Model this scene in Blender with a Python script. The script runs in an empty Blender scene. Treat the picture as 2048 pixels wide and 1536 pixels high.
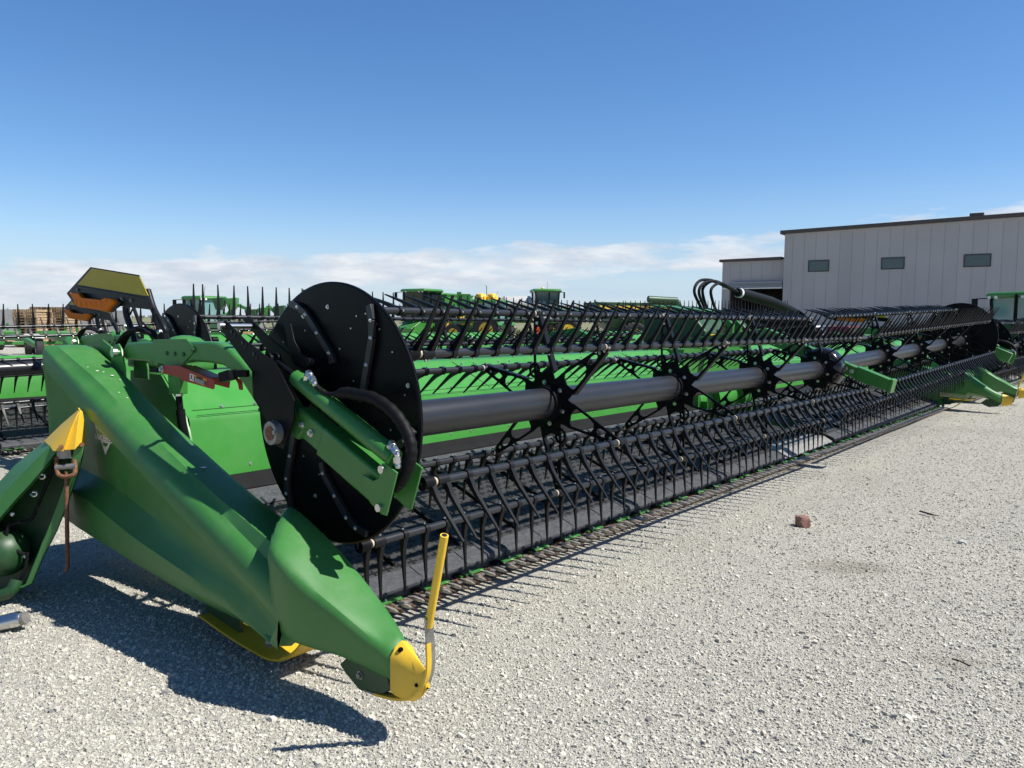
import bpy, bmesh, math, random
from mathutils import Vector, Matrix, Euler
random.seed(7)
R_ = math.radians
S = bpy.context.scene
COL = S.collection
PI = math.pi

# ------------------------------------------------------------------ camera, world, sun, exposure
EYE = Vector((0, 0, 1.65))
CR = Vector((0.6480, -0.7616, 0.0096)); CF = Vector((0.7597, 0.6449, -0.0829))
CR = CR.normalized(); CF = (CF - CR * CF.dot(CR)).normalized(); CU = CR.cross(CF)
cam = bpy.data.cameras.new('camera'); cam.sensor_width = 36.0; cam.lens = 36.0 * 1538.0 / 2048.0
cam.clip_start = 0.05; cam.clip_end = 9000.0
camo = bpy.data.objects.new('camera', cam); COL.objects.link(camo)
camo.matrix_world = Matrix(((CR.x, CU.x, -CF.x, 0), (CR.y, CU.y, -CF.y, 0), (CR.z, CU.z, -CF.z, 1.65), (0, 0, 0, 1)))
S.camera = camo
SUNV = Vector((0.36, -0.67, 1.0)).normalized()
sun = bpy.data.lights.new('sun', 'SUN'); sun.energy = 4.6; sun.angle = R_(0.53); sun.color = (1.0, 0.965, 0.90)
suno = bpy.data.objects.new('sun', sun); COL.objects.link(suno)
suno.rotation_euler = (-SUNV).to_track_quat('-Z', 'Y').to_euler()
SUN_EL = math.asin(SUNV.z); SUN_ROT = math.atan2(SUNV.x, SUNV.y)
W = bpy.data.worlds.new('World'); S.world = W; W.use_nodes = True
S.view_settings.view_transform = 'Standard'; S.view_settings.look = 'None'
S.view_settings.exposure = 0.60; S.view_settings.gamma = 1.0; S.view_settings.use_curve_mapping = False


def N(nt, kind, loc=(0, 0), **kw):
    n = nt.nodes.new(kind)
    for k, v in kw.items():
        if k.startswith('i_'):
            key = k[2:]
            key = int(key) if key.isdigit() else key.replace('_', ' ')
            n.inputs[key].default_value = v
        else:
            setattr(n, k, v)
    return n


def ramp(nt, stops, interp='LINEAR'):
    n = nt.nodes.new('ShaderNodeValToRGB'); cr = n.color_ramp; cr.interpolation = interp
    while len(cr.elements) < len(stops): cr.elements.new(0.5)
    for e, (p, c) in zip(cr.elements, stops):
        e.position = p; e.color = c if len(c) == 4 else (*c, 1)
    return n


def mathn(nt, op, a, b=None, clamp=False):
    n = nt.nodes.new('ShaderNodeMath'); n.operation = op; n.use_clamp = clamp
    for i, v in enumerate((a, b)):
        if v is None: continue
        if isinstance(v, (int, float)): n.inputs[i].default_value = v
        else: nt.links.new(v, n.inputs[i])
    return n.outputs[0]


def mixc(nt, fac, a, b, blend='MIX'):
    n = nt.nodes.new('ShaderNodeMix'); n.data_type = 'RGBA'; n.blend_type = blend
    for idx, v in ((0, fac), (6, a), (7, b)):
        if isinstance(v, (int, float)): n.inputs[idx].default_value = v
        elif isinstance(v, tuple): n.inputs[idx].default_value = v if len(v) == 4 else (*v, 1)
        else: nt.links.new(v, n.inputs[idx])
    return n.outputs[2]


def build_world():
    nt = W.node_tree; nt.nodes.clear(); L = nt.links
    out = N(nt, 'ShaderNodeOutputWorld'); bg = N(nt, 'ShaderNodeBackground'); L.new(bg.outputs[0], out.inputs[0])
    sky = N(nt, 'ShaderNodeTexSky'); sky.sky_type = 'NISHITA'; sky.sun_disc = False
    sky.sun_elevation = SUN_EL; sky.sun_rotation = SUN_ROT; sky.altitude = 0; sky.air_density = 1.0; sky.dust_density = 0.1; sky.ozone_density = 3.0
    tc = N(nt, 'ShaderNodeTexCoord'); sep = N(nt, 'ShaderNodeSeparateXYZ'); L.new(tc.outputs['Generated'], sep.inputs[0])
    zc = mathn(nt, 'MAXIMUM', sep.outputs[2], 0.0)
    den = mathn(nt, 'ADD', zc, 0.045)
    px = mathn(nt, 'DIVIDE', sep.outputs[0], den); py = mathn(nt, 'DIVIDE', sep.outputs[1], den)
    cb = N(nt, 'ShaderNodeCombineXYZ'); L.new(px, cb.inputs[0]); L.new(py, cb.inputs[1])
    n1 = N(nt, 'ShaderNodeTexNoise', i_Scale=0.33, i_Detail=9.0, i_Roughness=0.62, i_Distortion=0.5); L.new(cb.outputs[0], n1.inputs['Vector'])
    # puffy bank: noise over direction, stretched along the horizon
    mp = N(nt, 'ShaderNodeMapping'); mp.inputs['Scale'].default_value = (7.0, 7.0, 30.0); L.new(tc.outputs['Generated'], mp.inputs[0])
    n2 = N(nt, 'ShaderNodeTexNoise', i_Scale=1.0, i_Detail=8.0, i_Roughness=0.58); L.new(mp.outputs[0], n2.inputs['Vector'])
    # pale haze low over the horizon, thin streaks, and a bank of cumulus that climbs higher towards the right
    dr = N(nt, 'ShaderNodeVectorMath', operation='DOT_PRODUCT'); dr.inputs[1].default_value = (0.648, -0.762, 0.0); L.new(tc.outputs['Generated'], dr.inputs[0])
    lift = mathn(nt, 'MULTIPLY', dr.outputs['Value'], 0.062)
    ze = mathn(nt, 'SUBTRACT', zc, lift)
    hz = ramp(nt, [(0.0, (0.92,) * 3), (0.03, (0.80,) * 3), (0.075, (0.55,) * 3), (0.11, (0.18,) * 3), (0.17, (0,) * 3)]); L.new(mathn(nt, 'SUBTRACT', zc, mathn(nt, 'MULTIPLY', lift, 0.3)), hz.inputs[0])
    fhaze = mathn(nt, 'MULTIPLY', hz.outputs[0], mathn(nt, 'ADD', mathn(nt, 'MULTIPLY', n1.outputs[0], 0.9), 0.45), True)
    ev = ramp(nt, [(0.0, (0.10,) * 3), (0.028, (0.30,) * 3), (0.055, (0.55,) * 3), (0.085, (0.51,) * 3), (0.108, (0.30,) * 3), (0.135, (0,) * 3)]); L.new(ze, ev.inputs[0])
    nn = mathn(nt, 'ADD', mathn(nt, 'MULTIPLY', n2.outputs[0], 0.75), mathn(nt, 'MULTIPLY', n1.outputs[0], 0.25))
    cl = mathn(nt, 'SUBTRACT', mathn(nt, 'ADD', nn, ev.outputs[0]), 0.93)
    cr = ramp(nt, [(0.0, (0,) * 3), (0.045, (0.45,) * 3), (0.14, (0.95,) * 3)]); L.new(cl, cr.inputs[0])
    fac = cr.outputs[0]
    n3 = N(nt, 'ShaderNodeTexNoise', i_Scale=2.2, i_Detail=7.0, i_Roughness=0.6); L.new(mp.outputs[0], n3.inputs['Vector'])
    cc = ramp(nt, [(0.34, (6.4, 7.2, 8.4)), (0.5, (7.8, 8.3, 9.1)), (0.62, (9.2, 9.5, 9.9))]); L.new(n3.outputs[0], cc.inputs[0])
    hs = N(nt, 'ShaderNodeHueSaturation'); hs.inputs['Saturation'].default_value = 1.18; hs.inputs['Value'].default_value = 1.0
    dn = N(nt, 'ShaderNodeVectorMath', operation='DOT_PRODUCT'); dn.inputs[1].default_value = (0.76, 0.65, 0.0); L.new(tc.outputs['Generated'], dn.inputs[0])
    sd = ramp(nt, [(0.0, (0.80, 0.82, 0.90)), (0.55, (1.18, 1.24, 1.36)), (1.0, (1.38, 1.41, 1.54))]); L.new(mathn(nt, 'ADD', mathn(nt, 'MULTIPLY', dn.outputs['Value'], 0.5), 0.5), sd.inputs[0])
    L.new(mixc(nt, 1.0, sky.outputs[0], sd.outputs[0], 'MULTIPLY'), hs.inputs['Color'])
    col = mixc(nt, fac, mixc(nt, fhaze, hs.outputs[0], (5.5, 7.0, 8.9)), cc.outputs[0])
    L.new(col, bg.inputs[0]); bg.inputs[1].default_value = 0.062


build_world()


def ray(px, py):
    return CF + CR * ((px - 1024) / 1538.0) - CU * ((py - 768) / 1538.0)


def at(px, depth, z=0.0):
    """ground point that stands `depth` metres ahead of the viewer under the photo column px"""
    v = ray(px, 650.0); v = v / v.dot(CF) * depth
    return Vector((v.x, v.y, z))


# ------------------------------------------------------------------ materials
MATS = {}


def mat(name, base, rough=0.5, metal=0.0, var=0.12, vscale=6.0, bump=0.0, bscale=200.0, dust=0.0, dustcol=(0.42, 0.40, 0.35), spec=0.5, coat=0.0):
    if name in MATS: return MATS[name]
    m = bpy.data.materials.new(name); m.use_nodes = True; nt = m.node_tree; L = nt.links
    b = nt.nodes['Principled BSDF']; b.inputs['Roughness'].default_value = rough; b.inputs['Metallic'].default_value = metal
    b.inputs['Specular IOR Level'].default_value = spec
    if coat: b.inputs['Coat Weight'].default_value = coat; b.inputs['Coat Roughness'].default_value = 0.12
    tc = N(nt, 'ShaderNodeTexCoord')
    n = N(nt, 'ShaderNodeTexNoise', i_Scale=vscale, i_Detail=5.0, i_Roughness=0.6); L.new(tc.outputs['Object'], n.inputs['Vector'])
    lo = tuple(c * (1 - var) for c in base); hi = tuple(min(1, c * (1 + var)) for c in base)
    r = ramp(nt, [(0.3, lo), (0.7, hi)]); L.new(n.outputs[0], r.inputs[0]); c = r.outputs[0]
    if dust:
        n2 = N(nt, 'ShaderNodeTexNoise', i_Scale=vscale * 3.1, i_Detail=8.0, i_Roughness=0.7); L.new(tc.outputs['Object'], n2.inputs['Vector'])
        r2 = ramp(nt, [(0.45, (0,) * 3), (0.8, (dust,) * 3)]); L.new(n2.outputs[0], r2.inputs[0])
        c = mixc(nt, r2.outputs[0], c, dustcol)
        rr = ramp(nt, [(0.3, (rough * 0.85,) * 3), (0.75, (min(1, rough * 1.3),) * 3)]); L.new(n2.outputs[0], rr.inputs[0]); L.new(rr.outputs[0], b.inputs['Roughness'])
    L.new(c, b.inputs['Base Color'])
    if bump:
        nb = N(nt, 'ShaderNodeTexNoise', i_Scale=bscale, i_Detail=3.0); L.new(tc.outputs['Object'], nb.inputs['Vector'])
        bp = N(nt, 'ShaderNodeBump', i_Strength=bump, i_Distance=0.002); L.new(nb.outputs[0], bp.inputs['Height']); L.new(bp.outputs[0], b.inputs['Normal'])
    MATS[name] = m
    return m


GREEN = mat('green_paint', (0.040, 0.190, 0.032), 0.34, var=0.06, vscale=2.0, dust=0.10, bump=0.05, bscale=60)
GREENP = mat('green_plastic', (0.043, 0.178, 0.036), 0.42, var=0.08, vscale=2.5, dust=0.07, bump=0.25, bscale=420)
GREENL = mat('green_steel_sheet', (0.040, 0.240, 0.030), 0.45, var=0.05, vscale=1.5, dust=0.05)
GREEND = mat('dark_and_shade_green', (0.014, 0.060, 0.017), 0.45, dust=0.06)  # also carries painted shade on the centre frame and inside the folded divider
YELP = mat('yellow_plastic', (0.80, 0.50, 0.035), 0.45, var=0.06, bump=0.12, bscale=300, dust=0.04)
YELS = mat('yellow_paint', (0.78, 0.50, 0.03), 0.40, var=0.08, dust=0.05)
YELR = mat('yellow_reflector', (0.40, 0.32, 0.018), 0.45, var=0.05, vscale=30, spec=0.15)
AMB = mat('amber_lens', (0.62, 0.150, 0.000), 0.45, var=0.06, vscale=20, spec=.06)
BLK = mat('black_paint', (0.0055, 0.006, 0.007), 0.36, var=0.25, vscale=8, dust=0.05, dustcol=(0.10, 0.095, 0.085), bump=0.06, bscale=90, spec=.10)
BLKT = mat('black_powder_coat', (0.009, 0.0095, 0.011), 0.40, var=0.2, vscale=12, bump=0.25, bscale=500, spec=.2)
DISC = mat('black_disc_sheet', (0.004, 0.0045, 0.0055), 0.30, var=0.2, vscale=3, dust=0.04, dustcol=(0.03, 0.03, 0.03), bump=0.04, bscale=20, spec=.12)
PLAS = mat('black_tine_plastic', (0.008, 0.0085, 0.0095), 0.42, var=0.2, vscale=20, spec=.22)
HOSEM = mat('black_hose', (0.008, 0.008, 0.0085), 0.60, bump=0.5, bscale=600, spec=.15)
TUBE = mat('charcoal_tube', (0.020, 0.021, 0.024), 0.33, var=0.12, vscale=5, bump=0.15, bscale=300)
RIBM = mat('highlight_black_rib', (0.022, 0.022, 0.024), 0.38, var=0.25, vscale=14, spec=0.4)  # black lightened to stand in for highlights along the rib edges
RUB = mat('black_rubber', (0.011, 0.011, 0.0115), 0.75, var=0.2, spec=0.12)
LIP = mat('grey_rubber_lip', (0.055, 0.058, 0.064), 0.62, var=0.18, vscale=14, dust=0.18, spec=0.2)
STEEL = mat('bright_steel', (0.62, 0.62, 0.60), 0.28, 1.0, var=0.1)
ZINC = mat('zinc_bolt', (0.66, 0.66, 0.63), 0.30, 0.9, var=0.1)
NYL = mat('tan_bushing', (0.50, 0.42, 0.30), 0.5)
RUST = mat('rusty_steel', (0.17, 0.075, 0.038), 0.8, var=0.5, vscale=60, bump=0.5, bscale=300)
GREYM = mat('worn_grey_steel', (0.30, 0.29, 0.27), 0.5, 0.6, var=0.25, vscale=25)
REDP = mat('red_paint', (0.30, 0.022, 0.020), 0.35, var=0.08)
WHT = mat('white_paint', (0.75, 0.75, 0.73), 0.45)
ORNG = mat('orange_decal', (0.75, 0.25, 0.02), 0.45)
BLKD = mat('black_decal', (0.010, 0.010, 0.010), 0.4)
LIME = mat('lime_decal', (0.22, 0.38, 0.03), 0.4)
GLASS = mat('tinted_cab_glass', (0.16, 0.30, 0.29), 0.06, var=0.05, spec=0.9)
GLASD = mat('dark_cab_glass', (0.015, 0.02, 0.022), 0.06, var=0.05, spec=0.9)
TYRE = mat('black_tyre', (0.020, 0.020, 0.020), 0.85, var=0.2, dust=0.15, dustcol=(0.2, 0.19, 0.17))
RIMW = mat('white_rim', (0.62, 0.64, 0.68), 0.4)
RIMY = mat('yellow_rim', (0.62, 0.42, 0.03), 0.45)
WOOD = mat('pallet_wood', (0.42, 0.30, 0.18), 0.85, var=0.35, vscale=9)
WOODD = mat('weathered_wood', (0.30, 0.21, 0.13), 0.85, var=0.35, vscale=9)
CONC = mat('concrete_panel', (0.46, 0.45, 0.42), 0.85, var=0.12, vscale=3, bump=0.2, bscale=30)
TANK = mat('grey_tank', (0.45, 0.45, 0.43), 0.4)
CREAM = mat('cream_paint', (0.45, 0.42, 0.33), 0.5)
SILV = mat('silver_car_paint', (0.45, 0.46, 0.48), 0.25, 0.5)
DARKC = mat('dark_car_paint', (0.012, 0.014, 0.02), 0.2)
SLEEVE = mat('black_sleeve', (0.0035, 0.0035, 0.004), 0.6, bump=0.2, bscale=150, spec=0.2)


def gun_mat():
    m = bpy.data.materials.new('knife_guard_steel'); m.use_nodes = True; nt = m.node_tree; L = nt.links; b = nt.nodes['Principled BSDF']
    tc = N(nt, 'ShaderNodeTexCoord'); oi = N(nt, 'ShaderNodeObjectInfo')
    ad = N(nt, 'ShaderNodeVectorMath', operation='ADD'); L.new(tc.outputs['Object'], ad.inputs[0]); L.new(oi.outputs['Location'], ad.inputs[1])
    n = N(nt, 'ShaderNodeTexNoise', i_Scale=22.0, i_Detail=6.0, i_Roughness=0.7); L.new(ad.outputs[0], n.inputs['Vector'])
    r = ramp(nt, [(0.34, (0.035, 0.018, 0.012)), (0.47, (0.14, 0.065, 0.035)), (0.56, (0.33, 0.25, 0.18)), (0.7, (0.55, 0.47, 0.38))]); L.new(n.outputs[0], r.inputs[0])
    L.new(r.outputs[0], b.inputs['Base Color']); b.inputs['Metallic'].default_value = 0.55; b.inputs['Roughness'].default_value = 0.38
    return m


GUN = gun_mat()
GUNB = mat('polished_guard_tip', (0.60, 0.52, 0.43), 0.30, 0.6, var=0.35, vscale=40)


def belt_mat():
    m = bpy.data.materials.new('draper_belt_rubber'); m.use_nodes = True; nt = m.node_tree; L = nt.links; b = nt.nodes['Principled BSDF']
    tc = N(nt, 'ShaderNodeTexCoord')
    sp = N(nt, 'ShaderNodeSeparateXYZ'); L.new(tc.outputs['Object'], sp.inputs[0])
    # rows of small pressed crosses, staggered row by row
    rowi = mathn(nt, 'FLOOR', mathn(nt, 'MULTIPLY', sp.outputs[1], 18.0))
    off = mathn(nt, 'MULTIPLY', mathn(nt, 'MODULO', rowi, 2.0), 0.5)
    u = mathn(nt, 'FRACT', mathn(nt, 'ADD', mathn(nt, 'MULTIPLY', sp.outputs[0], 10.0), off)); v = mathn(nt, 'FRACT', mathn(nt, 'MULTIPLY', sp.outputs[1], 18.0))
    du = mathn(nt, 'ABSOLUTE', mathn(nt, 'SUBTRACT', u, 0.5)); dv = mathn(nt, 'ABSOLUTE', mathn(nt, 'SUBTRACT', v, 0.5))
    a1 = mathn(nt, 'MULTIPLY', mathn(nt, 'LESS_THAN', du, 0.40), mathn(nt, 'LESS_THAN', dv, 0.15))
    a2 = mathn(nt, 'MULTIPLY', mathn(nt, 'LESS_THAN', du, 0.09), mathn(nt, 'LESS_THAN', dv, 0.45))
    x = mathn(nt, 'MAXIMUM', a1, a2)
    n = N(nt, 'ShaderNodeTexNoise', i_Scale=7.0, i_Detail=7.0, i_Roughness=0.65); L.new(tc.outputs['Object'], n.inputs['Vector'])
    r = ramp(nt, [(0.35, (0.028, 0.028, 0.029)), (0.7, (0.048, 0.047, 0.044))]); L.new(n.outputs[0], r.inputs[0])
    c = mixc(nt, x, r.outputs[0], (0.004, 0.004, 0.004))
    L.new(c, b.inputs['Base Color']); b.inputs['Roughness'].default_value = 0.6; b.inputs['Specular IOR Level'].default_value = 0.25
    bp = N(nt, 'ShaderNodeBump', i_Strength=0.5, i_Distance=0.004); bp.invert = True; L.new(x, bp.inputs['Height']); L.new(bp.outputs[0], b.inputs['Normal'])
    return m


BELT = belt_mat()


def stains(nt, O, pick):
    L = nt.links
    st = None
    for (sx_, sy_, rx, ry, k) in ((5.38, 1.56, 0.36, 0.17, 0.55), (4.24, 0.70, 0.20, 0.09, 0.40)):
        mp = N(nt, 'ShaderNodeMapping'); mp.vector_type = 'TEXTURE'; mp.inputs['Location'].default_value = (sx_, sy_, 0); mp.inputs['Scale'].default_value = (rx, ry, 1); mp.inputs['Rotation'].default_value = (0, 0, R_(-50)); L.new(O, mp.inputs[0])
        ln = N(nt, 'ShaderNodeVectorMath', operation='LENGTH'); L.new(mp.outputs[0], ln.inputs[0])
        d = mathn(nt, 'ADD', ln.outputs['Value'], mathn(nt, 'MULTIPLY', pick.outputs[0], 0.9))
        rr = ramp(nt, [(0.55, (k,) * 3), (1.0, (0,) * 3)]); L.new(mathn(nt, 'MULTIPLY', d, 0.62), rr.inputs[0])
        st = rr.outputs[0] if st is None else mathn(nt, 'MAXIMUM', st, rr.outputs[0])
    return st


def gravel_mat():
    m = bpy.data.materials.new('crushed_limestone_gravel'); m.use_nodes = True; nt = m.node_tree; L = nt.links; b = nt.nodes['Principled BSDF']
    tc = N(nt, 'ShaderNodeTexCoord'); O = tc.outputs['Object']
    w = N(nt, 'ShaderNodeTexNoise', i_Scale=30.0, i_Detail=2.0); L.new(O, w.inputs['Vector'])
    wv = mixc(nt, 0.02, O, w.outputs['Color'])
    v1 = N(nt, 'ShaderNodeTexVoronoi', i_Scale=105.0); L.new(wv, v1.inputs['Vector'])
    v2 = N(nt, 'ShaderNodeTexVoronoi', i_Scale=210.0); L.new(wv, v2.inputs['Vector'])
    c1 = ramp(nt, [(0.0, (0.26, 0.255, 0.245)), (0.12, (0.44, 0.42, 0.38)), (0.55, (0.53, 0.505, 0.45)), (0.85, (0.61, 0.585, 0.53)), (1.0, (0.37, 0.37, 0.38))])
    sx = N(nt, 'ShaderNodeSeparateXYZ'); L.new(v1.outputs['Color'], sx.inputs[0]); L.new(sx.outputs[0], c1.inputs[0])
    c2 = ramp(nt, [(0.0, (0.34, 0.33, 0.31)), (0.5, (0.50, 0.475, 0.42)), (1.0, (0.58, 0.56, 0.50))])
    sx2 = N(nt, 'ShaderNodeSeparateXYZ'); L.new(v2.outputs['Color'], sx2.inputs[0]); L.new(sx2.outputs[0], c2.inputs[0])
    pick = N(nt, 'ShaderNodeTexNoise', i_Scale=16.0, i_Detail=3.0); L.new(O, pick.inputs['Vector'])
    pr = ramp(nt, [(0.42, (0,) * 3), (0.58, (1,) * 3)]); L.new(pick.outputs[0], pr.inputs[0])
    c = mixc(nt, pr.outputs[0], c1.outputs[0], c2.outputs[0])
    # broad patches: dusty fines, damp marks
    big = N(nt, 'ShaderNodeTexNoise', i_Scale=0.55, i_Detail=6.0, i_Roughness=0.62); L.new(O, big.inputs['Vector'])
    br = ramp(nt, [(0.30, (0.88, 0.87, 0.85)), (0.5, (1, 1, 1)), (0.72, (1.08, 1.06, 1.01))]); L.new(big.outputs[0], br.inputs[0])
    c = mixc(nt, 1.0, c, br.outputs[0], 'MULTIPLY'); c = mixc(nt, 1.0, c, (0.95, 0.945, 0.905), 'MULTIPLY')
    sp = N(nt, 'ShaderNodeTexNoise', i_Scale=34.0, i_Detail=5.0, i_Roughness=0.75); L.new(O, sp.inputs['Vector'])
    spr = ramp(nt, [(0.36, (0.72, 0.72, 0.72)), (0.48, (0.95, 0.95, 0.95)), (0.60, (1.04, 1.035, 1.02)), (0.70, (1.12, 1.11, 1.08))]); L.new(sp.outputs[0], spr.inputs[0])
    c = mixc(nt, 1.0, c, spr.outputs[0], 'MULTIPLY')
    # two brown stains on the yard
    st = stains(nt, O, pick)
    c = mixc(nt, st, c, (0.27, 0.235, 0.18))
    L.new(c, b.inputs['Base Color']); b.inputs['Roughness'].default_value = 0.9; b.inputs['Specular IOR Level'].default_value = 0.2
    h1 = mathn(nt, 'SUBTRACT', 1.0, v1.outputs['Distance']); h2 = mathn(nt, 'MULTIPLY', mathn(nt, 'SUBTRACT', 1.0, v2.outputs['Distance']), 0.5)
    hr = mathn(nt, 'ADD', mathn(nt, 'ADD', mathn(nt, 'ADD', h1, h2), mathn(nt, 'MULTIPLY', sx.outputs[1], 0.8)), mathn(nt, 'MULTIPLY', sp.outputs[0], 1.6))
    bp = N(nt, 'ShaderNodeBump', i_Strength=0.75, i_Distance=0.011); L.new(hr, bp.inputs['Height']); L.new(bp.outputs[0], b.inputs['Normal'])
    return m


def pebble_mat():
    m = bpy.data.materials.new('loose_limestone'); m.use_nodes = True; nt = m.node_tree; L = nt.links; b = nt.nodes['Principled BSDF']
    g = N(nt, 'ShaderNodeNewGeometry')
    r = ramp(nt, [(0.0, (0.25, 0.25, 0.26)), (0.10, (0.40, 0.385, 0.35)), (0.5, (0.53, 0.505, 0.45)), (0.85, (0.60, 0.58, 0.52)), (1.0, (0.66, 0.64, 0.59))]); L.new(g.outputs['Random Per Island'], r.inputs[0])
    tc = N(nt, 'ShaderNodeTexCoord'); pick = N(nt, 'ShaderNodeTexNoise', i_Scale=16.0, i_Detail=3.0); L.new(tc.outputs['Object'], pick.inputs['Vector'])
    cb = mixc(nt, 1.0, r.outputs[0], (0.93, 0.92, 0.88), 'MULTIPLY'); L.new(mixc(nt, stains(nt, tc.outputs['Object'], pick), cb, (0.27, 0.235, 0.18)), b.inputs['Base Color']); b.inputs['Roughness'].default_value = 0.9
    return m


GRAVEL = gravel_mat(); PEBBLE = pebble_mat()

# ------------------------------------------------------------------ mesh helpers
ORG = Vector((0, 0, 0))


class MB:
    def __init__(s): s.v = []; s.f = []; s.m = []

    def add(s, vs, fs, mi=0):
        o = len(s.v); s.v += [Vector(v) for v in vs]
        s.f += [tuple(i + o for i in f) for f in fs]; s.m += [mi] * len(fs)
        return s

    def box(s, c, d, mi=0, rot=None):
        x, y, z = d[0] / 2, d[1] / 2, d[2] / 2; c = Vector(c)
        vs = [Vector(p) for p in ((-x, -y, -z), (x, -y, -z), (x, y, -z), (-x, y, -z), (-x, -y, z), (x, -y, z), (x, y, z), (-x, y, z))]
        if rot is not None: vs = [rot @ v for v in vs]
        return s.add([v + c for v in vs], [(3, 2, 1, 0), (4, 5, 6, 7), (0, 1, 5, 4), (1, 2, 6, 5), (2, 3, 7, 6), (3, 0, 4, 7)], mi)

    def b2(s, lo, hi, mi=0):
        return s.box([(a + b) / 2 for a, b in zip(lo, hi)], [b - a for a, b in zip(lo, hi)], mi)

    def bar(s, p0, p1, w, h, up=(0, 0, 1), mi=0, w2=None, h2=None):
        p0 = Vector(p0); p1 = Vector(p1); d = (p1 - p0).normalized(); up = Vector(up)
        sd = d.cross(up)
        if sd.length < 1e-5: sd = d.cross(Vector((1, 0, 0)))
        sd.normalize(); u = sd.cross(d)
        w2 = w if w2 is None else w2; h2 = h if h2 is None else h2
        vs = [p + sd * a * ww / 2 + u * b * hh / 2 for p, ww, hh in ((p0, w, h), (p1, w2, h2)) for a, b in ((-1, -1), (1, -1), (1, 1), (-1, 1))]
        return s.add(vs, [(3, 2, 1, 0), (4, 5, 6, 7), (0, 1, 5, 4), (1, 2, 6, 5), (2, 3, 7, 6), (3, 0, 4, 7)], mi)

    def tube(s, pts, r, n=10, mi=0, cap=True):
        pts = [Vector(p) for p in pts]; k = len(pts); rs = r if isinstance(r, (list, tuple)) else [r] * k
        vs = []; fs = []; pu = None
        for i, p in enumerate(pts):
            d = (pts[min(i + 1, k - 1)] - pts[max(i - 1, 0)]).normalized()
            if pu is None:
                a = Vector((0, 0, 1)) if abs(d.z) < 0.9 else Vector((1, 0, 0)); pu = d.cross(a).normalized()
            pu = (pu - d * pu.dot(d)).normalized(); pv = d.cross(pu)
            vs += [p + (pu * math.cos(2 * PI * j / n) + pv * math.sin(2 * PI * j / n)) * rs[i] for j in range(n)]
        for i in range(k - 1):
            for j in range(n):
                a = i * n + j; b = i * n + (j + 1) % n; fs.append((a, b, b + n, a + n))
        if cap: fs.append(tuple(range(n - 1, -1, -1))); fs.append(tuple(range((k - 1) * n, k * n)))
        return s.add(vs, fs, mi)

    def prism(s, poly, f, off, mi=0):
        """poly of 2-D points mapped to 3-D by f, extruded by the vector off"""
        a = [Vector(f(*p)) for p in poly]; off = Vector(off); n = len(a)
        s.add(a + [p + off for p in a], [tuple(range(n - 1, -1, -1)), tuple(range(n, 2 * n))] + [(i, (i + 1) % n, (i + 1) % n + n, i + n) for i in range(n)], mi)
        return s

    def loft(s, secs, mi=0, closed=True, cap=True):
        n = len(secs[0]); vs = [p for q in secs for p in q]; fs = []
        for i in range(len(secs) - 1):
            for j in range(n if closed else n - 1):
                a = i * n + j; b = i * n + (j + 1) % n; fs.append((a, b, b + n, a + n))
        if cap and closed: fs.append(tuple(range(n - 1, -1, -1))); fs.append(tuple(range((len(secs) - 1) * n, len(secs) * n)))
        return s.add(vs, fs, mi)

    def ball(s, c, r, mi=0, n=6, sq=(1, 1, 1)):
        c = Vector(c); vs = [c + Vector((0, 0, r * sq[2]))]; fs = []; rings = 3
        for i in range(1, rings + 1):
            t = PI * i / (rings + 1)
            vs += [c + Vector((r * sq[0] * math.sin(t) * math.cos(2 * PI * j / n), r * sq[1] * math.sin(t) * math.sin(2 * PI * j / n), r * sq[2] * math.cos(t))) for j in range(n)]
        vs.append(c - Vector((0, 0, r * sq[2])))
        for j in range(n): fs.append((0, 1 + j, 1 + (j + 1) % n))
        for i in range(rings - 1):
            for j in range(n):
                a = 1 + i * n + j; b = 1 + i * n + (j + 1) % n; fs.append((a, a + n, b + n, b))
        for j in range(n): fs.append((len(vs) - 1, 1 + (rings - 1) * n + (j + 1) % n, 1 + (rings - 1) * n + j))
        return s.add(vs, fs, mi)

    def bolt(s, c, axis, r=0.011, mi=0):
        c = Vector(c); a = Vector(axis).normalized()
        s.tube([c - a * r * 0.4, c + a * r * 0.15], r * 1.35, 8, mi); s.tube([c + a * r * 0.15, c + a * r * 0.9], r * 0.85, 6, mi)
        return s

    def mesh(s, name, mats, smooth=True, ang=35, recalc=True):
        me = bpy.data.meshes.new(name); me.from_pydata([v - ORG for v in s.v], [], s.f)
        for m in (mats if isinstance(mats, (list, tuple)) else [mats]): me.materials.append(m)
        me.polygons.foreach_set('material_index', s.m)
        if recalc:
            bm = bmesh.new(); bm.from_mesh(me); bmesh.ops.recalc_face_normals(bm, faces=bm.faces); bm.to_mesh(me); bm.free()
        if smooth:
            me.polygons.foreach_set('use_smooth', [True] * len(me.polygons)); me.set_sharp_from_angle(angle=R_(ang))
        me.update()
        return me

    def build(s, name, mats, parent=None, smooth=True, bevel=0.0, ang=35, loc=(0, 0, 0), label=None, recalc=True, sub=0):
        o = bpy.data.objects.new(name, s.mesh(name, mats, smooth, ang, recalc)); COL.objects.link(o); o.location = loc
        if parent is not None: o.parent = parent
        if label: o['label'] = label
        if sub:
            md = o.modifiers.new('smooth', 'SUBSURF'); md.levels = sub; md.render_levels = sub
        if bevel:
            md = o.modifiers.new('bevel', 'BEVEL'); md.width = bevel; md.segments = 2; md.limit_method = 'ANGLE'; md.angle_limit = R_(40)
        return o


def put(name, me, parent, loc=(0, 0, 0), rot=None):
    o = bpy.data.objects.new(name, me); COL.objects.link(o); o.location = loc
    if rot is not None: o.rotation_euler = rot
    o.parent = parent
    return o


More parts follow.
